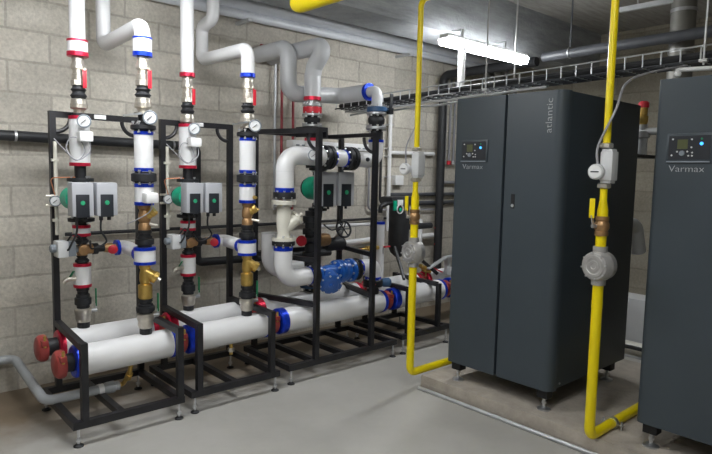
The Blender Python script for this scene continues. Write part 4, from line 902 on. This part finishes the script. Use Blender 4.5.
gas(2.702, 'yellow gas pipe left of the whole boiler, bending away under the ceiling', 'left yellow gas pipe', True, 0.0, -0.01, 0.05)
gas(1.408, 'yellow gas pipe between the two boilers, rising straight out of view', 'right yellow gas pipe', False, 0.045, 0.07, 0.02)
solo('gas_main', 'thick yellow gas main with rounded end at the top edge', 'pipe', MB().lathe((2.17,3.03,2.50),(0,-1,0),[(0,0.01),(0.006,0.03),(0.02,0.046),(0.05,0.056),(0.08,0.058),(5.485,0.058)],24), 'yellow', (2.17,2.0,2.44))

# ------------------------------------------------------------------ cable tray
tx0, tx1 = 3.46, 3.66; tz = 2.095
def tzf(yy): return 2.075+0.022*(3.4-yy)
tray = thing('cable_tray', 'wire mesh cable tray running level across the room above the left boiler', 'cable tray', (3.56,2.0,tz))
Y0, Y1 = 4.18, 0.0
for xx in (tx0, tx1):
    part('side_wire', MB().cyl((xx,Y0,tzf(Y0)+0.072),(xx,Y1,tzf(Y1)+0.072),0.0047,n=6), 'galv', tray)
for xx in (tx0, tx0+0.05, tx0+0.1, tx0+0.15, tx1):
    part('floor_wire', MB().cyl((xx,Y0,tzf(Y0)),(xx,Y1,tzf(Y1)),0.0047,n=6), 'duct', tray)  # dark grey instead of galvanised: shade under the tray put into the colour
uw = MB()
for p0, p1 in (((tx0,0,0.076),(tx0,0,0)),((tx0,0,0),(tx1,0,0)),((tx1,0,0),(tx1,0,0.076))): uw.cyl(p0,p1,0.0047,n=6)
ume = uw.mesh('cross_wire', M['galv'], V((3.56,0,0)))
for k in range(42):
    yy = Y0-0.02-0.0995*k
    o = bpy.data.objects.new('cross_wire', ume); C.objects.link(o); o.parent = tray; o.location = (0, yy-2.0, tzf(yy)-tz)
for k, (dx, r_, m_, lab) in enumerate(((0.035,0.02,'rubber','thick black cable in the tray, nearest the viewer'),(0.085,0.018,'rubber','black cable along the middle of the tray'),(0.13,0.008,'cablegrey','grey cable along the middle of the tray'),(0.168,0.018,'rubber','black cable at the far side of the tray'))):
    pts = [(tx0+dx+random.uniform(-0.012,0.012), 4.14-0.52*q, tzf(4.14-0.52*q)+r_+0.006+random.uniform(0,0.004)) for q in range(9)]
    solo('cable', lab, 'cable', MB().curve(pts,r_,n=8,sub=4), m_, (3.56,2.0,tz), 'cables in the tray')
for k, (xx, yy) in enumerate(((tx0-0.012,2.53),(tx1+0.012,2.45),(tx0-0.012,1.155),(tx1+0.012,1.1))):
    r = thing('threaded_rod', ('thin rod holding the tray, nearer one, beside the lit lamp','thin rod holding the tray, farther one, beside the lit lamp','thin rod holding the tray at the right edge, nearer one','thin rod holding the tray at the right edge, farther one')[k], 'rod', (xx,yy,tzf(yy)), 'tray hanger rods')
    part('rod', MB().cyl((xx,yy,tzf(yy)-0.03),(xx,yy,3.0),0.006,n=8), 'zinc', r)
    part('clamp', MB().bx(xx-0.015,xx+0.015,yy-0.02,yy+0.02,tzf(yy)-0.015,tzf(yy)+0.0), 'zinc', r)
    part('nut', MB().hexn((xx,yy,tzf(yy)+0.06),(xx,yy,tzf(yy)+0.075),0.011), 'zinc', r)
wc = thing('conduit', 'white plastic conduit stub hanging from the tray over the right boiler', 'conduit', (3.46,1.22,2.07))
part('tube', MB().tube([(3.40,1.27,2.075),(3.40,1.03,2.062)],0.012,0.02,10), 'wplastic', wc)
part('ball', MB().lathe((3.40,1.26,2.035),UP,[(0,0.005),(0.006,0.015),(0.018,0.018),(0.03,0.015),(0.036,0.005)],12), 'wplastic', wc)

for k, (dx, zo) in enumerate(((0.05,-0.035),(0.12,-0.05))):
    pts = [(tx0+dx+random.uniform(-0.01,0.01), 4.1-0.2*q, tzf(4.1-0.2*q)+zo+random.uniform(-0.008,0.008)) for q in range(11)]
    solo('cable', ('pale grey cable tied under the left half of the tray, nearer one','pale grey cable tied under the left half of the tray, farther one')[k], 'cable', MB().curve(pts,0.009,n=8,sub=3), 'plastic', (3.56,3.0,tz), 'cables under the tray')

# ------------------------------------------------------------------ lamps
def luminaire(label, x0, x1, yy, z0, name='ceiling_light'):
    t = thing(name, label, 'lamp', ((x0+x1)/2,yy,z0), 'fluorescent batten lamps')
    part('housing', MB().bx(x0,x1,yy-0.045,yy+0.045,z0+0.05,z0+0.085), 'plastic', t, bevel=0.008)
    poly = rpoly(yy-0.052,yy+0.052,z0,z0+0.055,{'nn':0.03,'pn':0.03})
    m = MB(); n = len(poly)
    for xx in (x0+0.006, x1-0.006):
        for a, b in poly: m.v.append(V((xx,a,b)))
    m._skin(list(range(n)), list(range(n,2*n))); m.f.append(tuple(range(n))[::-1]); m.f.append(tuple(range(n,2*n)))
    part('diffuser', m, 'light', t, label='lit white diffuser')
    for xx in (x0+0.25, x1-0.25):
        part('hanger', MB().bar((xx,yy+0.02,z0+0.08),(xx,yy+0.02,z0+0.16),0.02,0.006).bar((xx,yy+0.012,z0+0.16),(xx,3.09,z0+0.16),0.02,0.006) if z0 < 2.6 else MB().cyl((xx,yy,z0+0.08),(xx,yy,2.995),0.006,n=6), 'zinc', t)
    return t
luminaire('lit fluorescent lamp hanging above the left boiler', 3.50, 4.58, 2.97, 2.46)
luminaire('lit fluorescent lamp hanging above the left racks, out of view', 0.55, 1.75, 2.98, 2.46)
luminaire('added fluorescent fill lamp under the ceiling behind the viewer', -1.2, 0.06, 0.4, 2.75)  # unseen extra lamp, added to lift the overall brightness
luminaire('added fluorescent fill lamp under the ceiling over the open floor, out of view', 0.9, 2.1, 0.9, 2.75)  # unseen lamp added as fill for the floor and lower fittings
wc = thing('conduit', 'white upright conduit between the lit lamp and the cable tray', 'conduit', (3.70,2.95,2.10))
part('tube', MB().cyl((3.70,2.95,2.10),(3.70,2.95,2.47),0.028,n=12), 'wplastic', wc)
part('socket', MB().cyl((3.70,2.95,2.10),(3.70,2.95,2.14),0.032,n=12), 'wplastic', wc)

# ------------------------------------------------------------------ camera, world, view
cam = bpy.data.cameras.new('camera'); co = bpy.data.objects.new('camera', cam); C.objects.link(co)
import math as _m
c_ = (356.0,227.0); v1 = (1020.0,186.0); v2 = (-175.0,160.0)
fpx = _m.sqrt(-((v1[0]-c_[0])*(v2[0]-c_[0])+(v1[1]-c_[1])*(v2[1]-c_[1])))
ex = V((v1[0]-c_[0], v1[1]-c_[1], fpx)).normalized(); ey = V((v2[0]-c_[0], v2[1]-c_[1], fpx)).normalized(); ez = ex.cross(ey)
if ez.y > 0: ez = -ez
R = Matrix((ex, ey, ez))        # world = R @ camera (x right, y down, z forward)
B = Matrix(((R[0][0],-R[0][1],-R[0][2]),(R[1][0],-R[1][1],-R[1][2]),(R[2][0],-R[2][1],-R[2][2])))
co.matrix_world = Matrix.Translation((0,0,1.5)) @ B.to_4x4()
cam.sensor_fit = 'HORIZONTAL'; cam.sensor_width = 36; cam.lens = fpx*36/712; cam.clip_start = 0.05
bpy.context.scene.camera = co
wd = bpy.data.worlds.new('world'); bpy.context.scene.world = wd; wd.use_nodes = True
wd.node_tree.nodes['Background'].inputs[0].default_value = (0.05,0.05,0.055,1)
vs = bpy.context.scene.view_settings
vs.view_transform = 'Standard'; vs.look = 'None'; vs.gamma = 1; vs.use_curve_mapping = False
vs.exposure = 0.9
